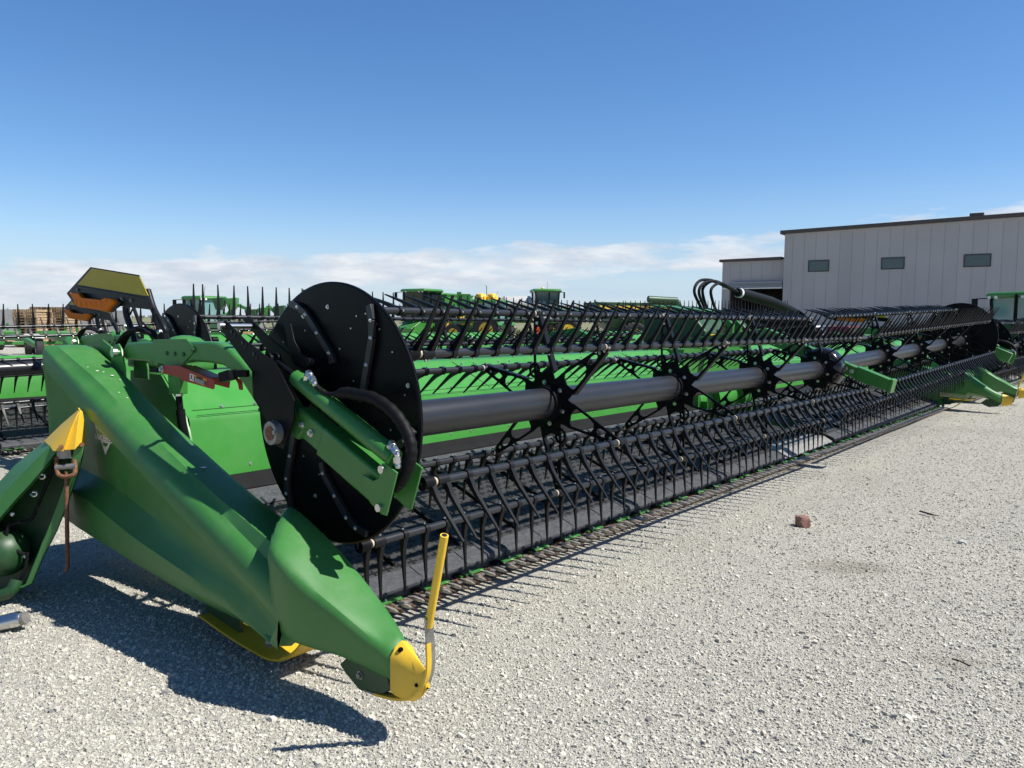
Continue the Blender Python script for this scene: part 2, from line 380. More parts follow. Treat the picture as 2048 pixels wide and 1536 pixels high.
def tag(o, label, cat, group=None, kind=None):
    if label: o['label'] = label
    if cat: o['category'] = cat
    if group: o['group'] = group
    if kind: o['kind'] = kind
    return o


def empty(name, loc, rz=0.0):
    o = bpy.data.objects.new(name, None); o.empty_display_size = 0.3; COL.objects.link(o); o.location = loc; o.rotation_euler = (0, 0, rz)
    return o


def copy_tree(o, parent=None, skip=()):
    c = o.copy(); COL.objects.link(c); c.parent = parent
    for ch in o.children:
        if ch.name.split('.')[0] in skip: continue
        copy_tree(ch, c, skip)
    return c


def plate(name, loops, thick):
    """flat plate with holes in the local XY plane, returned as (verts, faces) lists"""
    cu = bpy.data.curves.new(name, 'CURVE'); cu.dimensions = '2D'; cu.fill_mode = 'BOTH'; cu.extrude = thick / 2
    for lp in loops:
        sp = cu.splines.new('POLY'); sp.points.add(len(lp) - 1); sp.use_cyclic_u = True
        for p, q in zip(sp.points, lp): p.co = (q[0], q[1], 0, 1)
    ob = bpy.data.objects.new(name, cu); COL.objects.link(ob)
    me = bpy.data.meshes.new_from_object(ob)
    vs = [v.co.copy() for v in me.vertices]; fs = [tuple(p.vertices) for p in me.polygons]
    bpy.data.objects.remove(ob); bpy.data.curves.remove(cu); bpy.data.meshes.remove(me)
    return vs, fs


def text_part(name, body, size, origin, ux, uy, m, parent, thick=0.0015, bold=0.0):
    cu = bpy.data.curves.new(name, 'FONT'); cu.body = body; cu.size = size; cu.extrude = thick; cu.offset = bold; cu.align_x = 'CENTER'; cu.align_y = 'CENTER'
    ob = bpy.data.objects.new(name, cu); COL.objects.link(ob)
    me = bpy.data.meshes.new_from_object(ob); bpy.data.objects.remove(ob); bpy.data.curves.remove(cu)
    ux = Vector(ux).normalized(); uy = Vector(uy); uy = (uy - ux * uy.dot(ux)).normalized(); uz = ux.cross(uy)
    M = Matrix(((ux.x, uy.x, uz.x), (ux.y, uy.y, uz.y), (ux.z, uy.z, uz.z)))
    for v in me.vertices: v.co = M @ v.co + Vector(origin) - ORG
    me.materials.clear(); me.materials.append(m)
    o = bpy.data.objects.new(name, me); COL.objects.link(o); o.parent = parent
    return o


def lerp(a, b, t): return a + (b - a) * t


def interp(tab, x):
    tab = sorted(tab)
    if x <= tab[0][0]: return tab[0][1]
    for (a, va), (b, vb) in zip(tab, tab[1:]):
        if x <= b: return lerp(va, vb, (x - a) / (b - a))
    return tab[-1][1]


def smooth_path(pts, k=6):
    """Catmull-Rom through points"""
    P = [Vector(p) for p in pts]; P = [P[0] * 2 - P[1]] + P + [P[-1] * 2 - P[-2]]; out = []
    for i in range(1, len(P) - 2):
        for j in range(k):
            t = j / k
            out.append(0.5 * ((2 * P[i]) + (P[i + 1] - P[i - 1]) * t + (2 * P[i - 1] - 5 * P[i] + 4 * P[i + 1] - P[i + 2]) * t * t + (3 * P[i] - P[i - 1] - 3 * P[i + 1] + P[i + 2]) * t ** 3))
    out.append(P[-2]); return out

# ------------------------------------------------------------------ ground
def sheet(name, x0, x1, y0, y1, z, m):
    b = MB(); b.add([(x0, y0, z), (x1, y0, z), (x1, y1, z), (x0, y1, z)], [(0, 1, 2, 3)])
    o = b.build(name, m, smooth=False); tag(o, None, None, kind='structure'); return o


def field_mat():
    m = bpy.data.materials.new('dry_grass_field'); m.use_nodes = True; nt = m.node_tree; L = nt.links; b = nt.nodes['Principled BSDF']
    tc = N(nt, 'ShaderNodeTexCoord'); n = N(nt, 'ShaderNodeTexNoise', i_Scale=0.02, i_Detail=6.0); L.new(tc.outputs['Object'], n.inputs['Vector'])
    r = ramp(nt, [(0.35, (0.16, 0.15, 0.075)), (0.5, (0.20, 0.19, 0.10)), (0.65, (0.09, 0.125, 0.04))]); L.new(n.outputs[0], r.inputs[0]); L.new(r.outputs[0], b.inputs['Base Color']); b.inputs['Roughness'].default_value = 0.95
    return m


sheet('field', -4000, 4000, -4000, 4000, -0.06, field_mat())
# gravel yard, gently uneven near the viewer
gb = MB(); random.seed(3)
nx, ny, x0, y0, st_ = 200, 200, -8.0, -10.0, 0.14


def hgt(x, y):
    return 0.010 * math.sin(1.1 * x + 0.6 * y) + 0.008 * math.sin(0.8 * x - 1.5 * y + 1) + 0.003 * math.sin(2.6 * x + 2.1 * y)


def gz(x, y):
    e = min(1.0, max(0, min(x + 8, 20 - x, y + 10, 18 - y)) / 3.0)
    return (hgt(x, y) - 0.008) * e


for j in range(ny + 1):
    for i in range(nx + 1):
        X = x0 + i * st_; Y = y0 + j * st_; gb.v.append(Vector((X, Y, gz(X, Y))))
for j in range(ny):
    for i in range(nx):
        a = j * (nx + 1) + i; gb.f.append((a, a + 1, a + nx + 2, a + nx + 1)); gb.m.append(0)
o = len(gb.v); xa, xb, ya, yb = -8.0, 20.0, -10.0, 18.0; XA, XB, YA, YB = -120.0, 190.0, -160.0, 62.0
gb.add([(xa, ya, 0), (xb, ya, 0), (xb, yb, 0), (xa, yb, 0), (XA, YA, 0), (XB, YA, 0), (XB, YB, 0), (XA, YB, 0)], [(4, 5, 1, 0), (5, 6, 2, 1), (6, 7, 3, 2), (7, 4, 0, 3)])
tag(gb.build('gravel_yard', GRAVEL), None, None, kind='structure')

# loose stones lying on the yard near the viewer
random.seed(11); pb = MB()
OCT = [(1, 0, 0), (-1, 0, 0), (0, 1, 0), (0, -1, 0), (0, 0, 1), (0, 0, -1)]; OF = [(0, 2, 4), (2, 1, 4), (1, 3, 4), (3, 0, 4), (2, 0, 5), (1, 2, 5), (3, 1, 5), (0, 3, 5)]
CUB = [(-1, -1, -1), (1, -1, -1), (1, 1, -1), (-1, 1, -1), (-.8, -.8, 1), (.8, -.8, 1), (.8, .8, 1), (-.8, .8, 1)]; CFc = [(3, 2, 1, 0), (4, 5, 6, 7), (0, 1, 5, 4), (1, 2, 6, 5), (2, 3, 7, 6), (3, 0, 4, 7)]


def pebble(b, X, Y, r, zf=0.25):
    a = random.uniform(0, 2 * PI); ca, sa = math.cos(a), math.sin(a); sx, sy, sz = r * random.uniform(.8, 1.4), r * random.uniform(.7, 1.1), r * random.uniform(.5, .9)
    z = gz(X, Y) + sz * zf; tx, ty = random.uniform(-.4, .4), random.uniform(-.4, .4); o = len(b.v)
    V, F = (OCT, OF) if random.random() < 0.4 else (CUB, CFc)
    for (x, y, q) in V:
        x *= sx * random.uniform(.7, 1.1) ; y *= sy * random.uniform(.7, 1.1); q *= sz * random.uniform(.8, 1.1)
        b.v.append(Vector((X + ca * x - sa * y, Y + sa * x + ca * y, z + q + tx * x + ty * y)))
    b.f += [tuple(i + o for i in f) for f in F]; b.m += [0] * len(F)


cnt = 0
while cnt < 170000:
    # spread evenly over the part of the yard the photo looks down on
    d = 1.45 + 15.0 * random.random() ** 1.9; q = random.uniform(-0.70, 0.70)
    P = CF.xy.normalized() * d + CR.xy.normalized() * (q * d)
    if P.y > 3.05 and P.x > 2.3: continue
    r = min(0.0140, random.lognormvariate(math.log(0.0046), 0.36))
    pebble(pb, P.x, P.y, r); cnt += 1
tag(pb.build('gravel_stones', PEBBLE, smooth=False, recalc=False), 'loose pale crushed limestone chips scattered over the yard', 'gravel', kind='stuff')


def rock(name, X, Y, r, m, lab, cat, seed, sq=(1, 1, 1), flat=0.0):
    random.seed(seed); bm = bmesh.new(); bmesh.ops.create_icosphere(bm, subdivisions=3, radius=1.0)
    pl = [(Vector(a), random.uniform(.52, .66)) for a in ((1, .1, .1), (-1, 0, .15), (.1, 1, 0), (0, -1, .1), (0, .1, 1), (0, 0, -1))] + [(Vector((random.uniform(-1, 1), random.uniform(-1, 1), random.uniform(-.6, 1))).normalized(), random.uniform(.66, .82)) for _ in range(8)]
    pl = [(a.normalized(), d) for a, d in pl]
    for v in bm.verts:
        for n_, d_ in pl:
            k = v.co.dot(n_) - d_
            if k > 0: v.co -= n_ * k
        v.co *= 1 + 0.04 * math.sin(9 * v.co.x + 7 * v.co.y) + random.uniform(-.012, .012)
        v.co = Vector((v.co.x * sq[0], v.co.y * sq[1], v.co.z * sq[2])) * r
    zm = min(v.co.z for v in bm.verts)
    me = bpy.data.meshes.new(name); bm.to_mesh(me); bm.free(); me.materials.append(m)
    me.polygons.foreach_set('use_smooth', [True] * len(me.polygons)); me.set_sharp_from_angle(angle=R_(22))
    ob = bpy.data.objects.new(name, me); COL.objects.link(ob); ob.location = (X, Y, gz(X, Y) - zm - 0.006)
    ob.rotation_euler = (0, 0, random.uniform(0, 3)); tag(ob, lab, cat); return ob


RSTN = mat('pink_granite', (0.26, 0.135, 0.11), 0.85, var=0.3, vscale=40, bump=0.5, bscale=120)
GSTN = mat('pale_limestone', (0.44, 0.43, 0.40), 0.85, var=0.2, vscale=30, bump=0.4, bscale=120)
rock('red_rock', 6.19, 2.16, 0.072, RSTN, 'blocky reddish pink rock alone on the pale gravel', 'rock', 5, (1.15, 1.0, 0.95))
rock("limestone_rock", 6.56, 1.085, 0.036, GSTN, 'pale grey angular stone larger than the gravel round it, right of the red rock', 'rock', 9, (1.25, 1, 0.7))
b = MB(); b.bar((7.39, 1.56, 0.012), (7.32, 1.44, 0.010), 0.022, 0.010); b.bar((7.32, 1.44, 0.010), (7.30, 1.405, 0.018), 0.02, 0.006)
tag(b.build('wood_splinter', BLK, bevel=0.002), 'thin dark splinter lying flat on gravel behind the grey stone', 'splinter')
b = MB(); b.tube([(4.20, 0.71, 0.010), (4.185, 0.67, 0.014), (4.17, 0.63, 0.008)], 0.0035, 6)
tag(b.build('twig', BLK), 'short thin dark twig lying on the brownish gravel stain at the right', 'twig')

# ------------------------------------------------------------------ draper header (modelled once, later copied)
HX0, HX1 = 2.29, 16.75          # reel ends
HB = Vector((2.2, 4.0, 0.0))     # base point of the thing
ORG = HB.copy()
AX = {0: (Vector((2.33, 3.05, 1.115)), Vector((9.25, 3.05, 1.115))), 1: (Vector((9.55, 3.03, 1.145)), Vector((16.72, 2.98, 1.345)))}
RB = 0.587
TD1 = {20: -37, 80: 18, 140: 122, 200: 230, 260: 270, 320: 282}
SP = 0.1524


def tine_mesh():
    global ORG
    sv = ORG; ORG = Vector((0, 0, 0)); b = MB()
    # clamp ring round the bat, blade points along +Y, slight S bend
    b.tube([(-0.014, 0, 0), (0.014, 0, 0)], 0.0285, 10)
    prof = [(0.016, 0.0, 0.034, 0.0135), (0.045, 0.003, 0.030, 0.0125), (0.075, 0.007, 0.023, 0.012), (0.12, 0.008, 0.018, 0.0105), (0.20, 0.005, 0.013, 0.008), (0.310, 0.0, 0.006, 0.005)]
    secs = []
    for (y, z, hz, hx) in prof:
        secs.append([(-hx, y, z - hz / 2), (hx, y, z - hz / 2), (hx, y, z + hz / 2), (-hx, y, z + hz / 2)])
    b.loft(secs)
    b.ball((0, -0.026, 0.010), 0.0085, 1, 6)
    me = b.mesh('tine', [PLAS, ZINC], ang=40); ORG = sv
    return me


TINE = tine_mesh()


def bat_mesh(L, hubs):
    global ORG
    sv = ORG; ORG = Vector((0, 0, 0)); b = MB()
    b.tube([(0, 0, 0), (L, 0, 0)], 0.0205, 12)
    for h in hubs:
        b.tube([(h - 0.033, 0, 0), (h - 0.021, 0, 0)], 0.0212, 12, 1); b.tube([(h - 0.020, 0, 0), (h + 0.022, 0, 0)], 0.029, 12, 2)
        b.ball((h, -0.02, 0.028), 0.007, 3)
    me = b.mesh('bat_tube', [TUBE, NYL, BLKT, ZINC]); ORG = sv
    return me


HUBS = {0: [3.95 - 2.33, 5.62 - 2.33, 7.32 - 2.33, 9.0 - 2.33], 1: [11.4 - 9.55, 13.25 - 9.55, 15.05 - 9.55, 16.55 - 9.55]}
LEN = {h: (AX[h][1] - AX[h][0]).length for h in (0, 1)}
BATM = {h: bat_mesh(LEN[h], [0.10] + HUBS[h]) for h in (0, 1)}


def ax_rot(h):
    d = (AX[h][1] - AX[h][0]).normalized()
    y = Vector((0, 0, 1)).cross(d).normalized(); z = d.cross(y)
    return Matrix(((d.x, y.x, z.x), (d.y, y.y, z.y), (d.z, y.z, z.z)))


def tine_xs(h):
    n = int((LEN[h] - 0.08) / SP); return [0.045] + [0.045 + 0.09 + SP * i for i in range(n)]


def make_reel_bats(root, td, near_n=17):
    """six bats per reel half; the nearest tines are their own parts, the far rest one part"""
    rest = [[], []]
    tv = [v.co.copy() for v in TINE.vertices]; tf = [tuple(p.vertices) for p in TINE.polygons]; tm = [p.material_index for p in TINE.polygons]
    rv = []; rf = []; rm = []
    for h in (0, 1):
        A = ax_rot(h)
        for ang, ta in td.items():
            p = AX[h][0] + A @ Vector((0, RB * math.cos(R_(ang)), RB * math.sin(R_(ang))))
            M = A @ Matrix.Rotation(R_(ta), 3, 'X')
            bo = put('bat_tube', BATM[h], root, p - HB, M.to_euler())
            for i, x in enumerate(tine_xs(h)):
                if h == 0 and i < near_n:
                    rx = random.uniform(-.03, .03); put('tine', TINE, bo, (x, 0, 0), (rx, 0, random.uniform(-.02, .02)))
                else:
                    Mt = M @ Matrix.Rotation(random.uniform(-.04, .04), 3, 'X') @ Matrix.Rotation(random.uniform(-.03, .03), 3, 'Z'); o = len(rv); q = p + M @ Vector((x, 0, 0)) - HB
                    rv += [Mt @ v + q for v in tv]; rf += [tuple(k + o for k in f) for f in tf]; rm += tm
    me = bpy.data.meshes.new('tine_rest'); me.from_pydata(rv, [], rf); me.materials.append(PLAS); me.materials.append(ZINC); me.polygons.foreach_set('material_index', rm)
    me.polygons.foreach_set('use_smooth', [True] * len(rf)); me.set_sharp_from_angle(angle=R_(40))
    o = put('tine', me, root); o['kind'] = 'stuff'


def spider_mesh():
    global ORG
    sv = ORG; ORG = Vector((0, 0, 0)); b = MB(); T = 0.010
    out = []; holes = []
    for k in range(6):
        a = R_(20 + 60 * k); c, s_ = math.cos(a), math.sin(a)
        f = lambda r, w: (c * r - s_ * w, s_ * r + c * w)
        out += [f(0.180, -0.078), f(0.215, -0.078), f(0.34, -0.060), f(0.50, -0.034), f(0.575, -0.021), f(0.592, 0.0), f(0.575, 0.021), f(0.50, 0.034), f(0.34, 0.060), f(0.215, 0.078), f(0.180, 0.078)]
        a2 = a + R_(30); out.append((math.cos(a2) * 0.168, math.sin(a2) * 0.168))
        h1 = [(0.212, -0.044), (0.230, -0.060), (0.345, -0.044), (0.380, -0.028), (0.390, 0.0), (0.380, 0.028), (0.345, 0.044), (0.230, 0.060), (0.212, 0.044), (0.200, 0.0)]
        holes.append([f(*q) for q in h1])
        holes.append([f(0.458 + 0.045 * math.cos(t * PI / 6), 0.022 * math.sin(t * PI / 6)) for t in range(12)])
    vs, fs = plate('sp', [out] + holes, T)
    b.add([(v.z, v.x, v.y) for v in vs], fs, 0)       # plate stands across the reel axis
    for k in range(6):
        a = R_(20 + 60 * k); c, s_ = math.cos(a), math.sin(a)
        f = lambda r, w, x=0: Vector((x, c * r - s_ * w, s_ * r + c * w))
        # folded flange along one edge of each arm
        b.bar(f(0.20, 0.082, 0.024), f(0.57, 0.024, 0.018), 0.005, 0.046, (1, 0, 0), 1, h2=0.034)
        b.bolt(f(0.135, 0.0, -0.006), (-1, 0, 0), 0.012, 2); b.bolt(f(0.525, 0.0, -0.006), (-1, 0, 0), 0.008, 2)
        b.tube([f(0.56, 0.012, -0.012), f(0.61, 0.018, -0.012)], 0.010, 8, 2)
    for a in (62, 242, ):                              # lifting eyes
        c, s_ = math.cos(R_(a)), math.sin(R_(a)); ctr = Vector((-0.001, c * 0.235, s_ * 0.235))
        b.tube([ctr + Vector((0, 0.036 * math.cos(t * PI / 8), 0.044 * math.sin(t * PI / 8))) for t in range(17)], 0.010, 6, 0)
    b.tube([(-0.030, 0, 0), (0.030, 0, 0)], 0.121, 28, 1); b.tube([(-0.05, 0, 0), (-0.03, 0, 0)], 0.112, 28, 1)
    me = b.mesh('reel_spider', [BLK, BLKT, ZINC]); ORG = sv
    return me


SPIDER = spider_mesh()


def zr(y): return 1.428 - 0.364 * (5.365 - y)


ZI = [(5.356, 1.456), (4.81, 1.258), (4.477, 1.109), (4.014, 0.952), (3.672, 0.831), (3.395, 0.745), (3.052, 0.646), (2.775, 0.54)]  # end panel tables scaled about the camera, bringing the panel nearer
ZBT = [(5.458, 0.364), (5.162, 0.324), (4.597, 0.283), (4.07, 0.252), (3.635, 0.226), (3.173, 0.231), (2.87, 0.2), (2.8, 0.31)]
ZL = [(5.458, 0.679), (4.764, 0.623), (4.163, 0.521), (3.654, 0.457), (3.423, 0.429), (2.775, 0.383)]


def end_panel(root):
    b = MB(); secs = []
    ys = [5.439, 5.402, 5.31, 5.273, 5.088, 4.902, 4.718, 4.533, 4.348, 4.163, 3.978, 3.792, 3.607, 3.423, 3.238, 3.052, 2.868, 2.815]
    for i, y in enumerate(ys):
        r, zi, zb, zl = zr(y), interp(ZI, y), interp(ZBT, y), interp(ZL, y)
        rim = y > 5.37; ins = 0.0 if rim else 0.062 * min(1, (y - 2.96) / 1.48 if y > 2.96 else 0)
        pull = 0.012 if i == 0 else 0.0
        r -= pull; zi -= pull * 0.5; zt = max(zi, r) + 0.012
        bow = 0.02 * math.sin(PI * min(1, max(0, (5.41 - y) / 2.6)))
        zl = min(zl, r - 0.22)
        rs = 0.30 + 0.70 * min(1, max(0, (5.35 - y) / 0.75)); q = lambda dx, d: (1.790 + dx * rs, r - d * rs)
        p = [(2.067, zb + 0.10), (2.081, zi - 0.05), (2.072, zi - 0.012), (2.035, zi + 0.002), (1.942, lerp(zi, zt, .7)), (1.790 + 0.097 * (0.4 + 0.6 * rs), zt - 0.006), q(.072, 0.002), q(.046, .014), q(.025, .036), q(.010, .066), q(.002, .104), (1.790, r - 0.142),
             (1.794 + ins * .8, r - 0.155), (1.808 + ins, lerp(r, zl, .55)), (1.811 + ins, zl + 0.055), (1.799 + ins * .5, zl + 0.0), (1.785 - bow, zl - 0.046), (1.781 - bow, lerp(zl, zb, .5)), (1.787 - bow * .6, zb + 0.07), (1.798, zb + 0.055), (1.836, zb + 0.015), (1.887, zb)]
        secs.append([(x, y, z) for x, z in p])
    b.loft(secs)
    ep = b.build('end_panel', GREENP, root, ang=32)
    # upright inner wall that rises above the rear of the panel
    w = MB(); w.prism([(5.504, 1.326), (5.504, 1.47), (5.287, 1.496), (5.155, 1.454), (5.088, 1.363)], lambda y, z: (2.092, y, z), (0.012, 0, 0))
    w.build('inner_wall', GREENP, root)
    # dealer decal: two stacked triangles and a name bar
    f = lambda y, z: (1.9865 - 0.0, y, z)
    d = MB()
    def sx(y, z):
        ins = 0.062 * min(1, (y - 2.96) / 1.48); r = zr(y); zl = min(interp(ZL, y), r - 0.22)
        return interp([(r - .155, 1.794 + ins * .8), (lerp(r, zl, .55), 1.808 + ins), (zl + .055, 1.811 + ins)], z) - 0.004
    P = lambda y, z, k=0: (sx(y, z) - k, y, z)

    def poly(pts, m, k): d.prism(pts, lambda y, z: P(y, z, k), (0.0015, 0, 0), m)
    poly([(4.814, 1.022), (4.645, 0.961), (4.59, 0.962), (4.579, 0.921), (4.618, 0.917), (4.725, 0.834), (4.770, 0.917), (4.81, 0.93)], 0, 0.001)
    poly([(4.796, 0.990), (4.682, 0.956), (4.796, 0.953)], 1, 0.0025); poly([(4.725, 0.866), (4.748, 0.909), (4.650, 0.911)], 2, 0.0025)
    poly([(4.804, 0.948), (4.598, 0.958), (4.588, 0.926), (4.804, 0.931)], 3, 0.003)
    dec = d.build('dealer_decal', [WHT, LIME, GREEN, BLKD], root, smooth=False)
    text_part('decal_name', 'LANDMARK', 0.043, P(4.697, 0.941, 0.0075), (0, -1, 0.035), (0, 0.0, 1), WHT, dec, 0.0006, 0.0012)
    text_part('decal_name', 'IMPLEMENT', 0.0175, P(4.682, 0.92, 0.0075), (0, -1, 0.02), (0, 0, 1), WHT, dec, 0.0006)
    # bird droppings and scuffs on the sunny face
    q = MB(); random.seed(4)
    for (x, y, s_) in ((1.970, 3.765, 0.014), (1.961, 3.768, 0.009), (1.924, 4.949, 0.010), (1.952, 4.930, 0.007), (1.980, 4.875, 0.010), (1.933, 4.671, 0.006), (1.952, 4.607, 0.006), (1.896, 5.014, 0.006), (1.998, 4.810, 0.006)):
        r, zi = zr(y), interp(ZI, y); zt = max(zi, r) + 0.012; q.ball((x, y, lerp(zi, zt, .7) if x > 1.915 else zt - 0.005), s_, 0, 8, (1, 1.3, 0.35))
    q.build('dropping', WHT, ep)
    # moulded nose
    b = MB(); secs = []
    st = [(2.923, 1.781, 2.00, 2.085, 0.813, 0.679, 0.276, 1.0), (2.821, 1.774, 2.00, 2.09, 0.771, 0.646, 0.272, 0.9), (2.725, 1.786, 2.03, 2.10, 0.694, 0.594, 0.266, .6), (2.646, 1.819, 2.06, 2.115, 0.601, 0.533, 0.256, .35), (2.544, 1.855, 2.065, 2.125, 0.506, 0.477, 0.250, .15), (2.4375, 1.897, 2.05, 2.115, 0.431, 0.404, 0.222, 0), (2.364, 1.926, 2.035, 2.10, 0.391, 0.356, 0.194, 0), (2.315, 1.941, 2.022, 2.083, 0.370, 0.326, 0.180, 0), (2.262, 1.949, 2.012, 2.062, 0.352, 0.305, 0.166, 0)]  # nose sections also scaled about the camera, less toward the tip
    for (y, xo, xc, xi, zt, r, zb, k) in st:
        def sh(x, z):
            fx = (x - xo) / max(1e-3, xi - xo)
            return k * (0.27 * fx * (1 if z > r - .15 else 0.2) + 0.12 * math.sin(PI * min(1, max(0, (z - zb) / max(.05, r - zb)))) * 0.0 + (0.015 * (1 - (z - zb) / (r - zb)) * -1 if z < r else 0))
        p = [(xi, zb + 0.05), (xi + .003, zt - 0.10), (xi - 0.015, zt - 0.045), (xc + (xi - xc) * .4, zt - 0.010), (xc, zt), (lerp(xc, xo, .45), lerp(zt, r, .30)), (lerp(xc, xo, .78), lerp(zt, r, .66)), (xo + 0.010, r + 0.006), (xo - 0.004, r - 0.022), (xo + 0.006, lerp(r, zb, .5)), (xo + 0.020, zb + 0.03), (xo + 0.032, zb + 0.006), (xo + 0.07, zb)]
        secs.append([(x, y + sh(x, z), z) for x, z in p])
    b.loft(secs); b.build('divider_nose', GREENP, root, ang=40, sub=1)
    # yellow nose cap
    b = MB(); secs = []
    for (y, xo, xi, zt, r, zb) in ((2.275, 1.944, 2.068, 0.361, 0.312, 0.148), (2.22, 1.949, 2.044, 0.344, 0.288, 0.140), (2.17, 1.954, 2.020, 0.330, 0.272, 0.150), (2.13, 1.960, 2.000, 0.317, 0.262, 0.178), (2.092, 1.965, 1.985, 0.302, 0.262, 0.228)):
        xm = (xo + xi) / 2
        p = [(xi, zb + 0.02), (xi, r), (lerp(xi, xm, .55), zt - 0.012), (xm, zt), (lerp(xo, xm, .45), zt - 0.014), (xo, r), (xo, zb + 0.02), (xo + 0.02, zb), (xi - 0.02, zb)]
        secs.append([(x, y, z) for x, z in p])
    b.loft(secs); cap = b.build('nose_cap', YELP, root, ang=45, bevel=0.003)
    for c_, a_, r_ in (((1.974, 2.245, 0.340), (-0.6, -0.25, 0.8), 0.0085), ((1.957, 2.135, 0.235), (-1, 0, 0), 0.006)):
        b = MB(); b.bolt(c_, a_, r_); b.build('cap_bolt', BLK, cap)
    b = MB(); b.prism([(2.621, 0.169), (2.541, 0.244), (2.328, 0.244), (2.289, 0.166), (2.347, 0.124), (2.416, 0.112), (2.475, 0.098), (2.503, 0.104), (2.581, 0.141)], lambda y, z: (1.96, y, z), (0.05, 0, 0)); b.build('nose_bracket', GREEND, root, bevel=0.004)
    b = MB(); b.bolt((1.958, 2.48, 0.166), (-1, 0, 0), 0.014); b.build('bracket_bolt', GREYM, root)
    # deflector rod: flat strap under the nose turning up into a round yellow pipe
    pts = [(2.452, 0.109), (2.341, 0.122), (2.215, 0.150), (2.125, 0.212), (2.078, 0.296), (2.062, 0.40), (2.052, 0.468), (2.037, 0.538)]
    sp = smooth_path([(1.975 - .045 * max(0, (z - .3) / .24) ** 1.5, y, z) for y, z in pts], 5)
    b = MB(); secs = []
    for i, p in enumerate(sp):
        d = (sp[min(i + 1, len(sp) - 1)] - sp[max(i - 1, 0)]).normalized(); n = Vector((0, d.z, -d.y))
        secs.append([p + Vector((sx, 0, 0)) * 0.020 + n * sn * 0.004 for sx, sn in ((-1, -1), (1, -1), (1, 1), (-1, 1))])
    b.loft(secs); rod = b.build('deflector_strap', GREYM, root)
    b = MB(); secs = []
    for p in sp[3:28]:
        i = sp.index(p); d = (sp[min(i + 1, len(sp) - 1)] - sp[max(i - 1, 0)]).normalized(); n = Vector((0, d.z, -d.y))
        secs.append([p + Vector((sx, 0, 0)) * 0.011 + Vector((-0.0105, 0, 0)) + n * sn * 0.0052 for sx, sn in ((-1, -1), (1, -1), (1, 1), (-1, 1))])
    b.loft(secs); b.build('strap_paint', YELS, rod)
    b = MB(); b.tube([(1.940, 2.046, 0.500), (1.936, 2.034, 0.545), (1.922, 1.985, 0.70), (1.907, 1.931, 0.878)], 0.0158, 14); b.tube([(1.9071, 1.9314, 0.8768), (1.9069, 1.9305, 0.8795)], 0.010, 12, 1)
    b.build('deflector_rod', [YELS, BLKD], root)
    # skid shoe and the cut-outs under the panel
    b = MB(); path = smooth_path([(y, z, 0) for y, z in ((3.86, 0.050), (3.55, 0.018), (3.34, 0.010), (3.20, 0.012), (3.08, 0.045), (2.98, 0.115), (2.93, 0.165))], 5); secs = []
    for i, p in enumerate(path):
        d = (path[min(i + 1, len(path) - 1)] - path[max(i - 1, 0)]).normalized(); n = Vector((-d.y, d.x)) * 0.006
        secs.append([(1.975, p.x - n.x, p.y - n.y), (2.20, p.x - n.x, p.y - n.y), (2.20, p.x + n.x, p.y + n.y), (1.975, p.x + n.x, p.y + n.y)])
    b.loft(secs); b.build('skid_shoe', YELS, root)
    b = MB(); b.prism([(3.90, 0.055), (3.90, 0.19), (3.2, 0.21), (3.05, 0.17), (3.12, 0.10), (3.3, 0.085), (3.45, 0.13), (3.55, 0.12), (3.55, 0.03)], lambda y, z: (2.03, y, z), (0.02, 0, 0)); b.prism([(3.46, 0.155), (3.40, 0.125), (3.18, 0.105), (3.04, 0.13), (3.04, 0.145), (3.18, 0.122), (3.39, 0.142)], lambda y, z: (1.985, y, z), (0.045, 0, 0)); b.ball((2.02, 3.25, 0.07), 0.03, 1); b.build('shoe_bracket', [GREEND, GREYM], root)


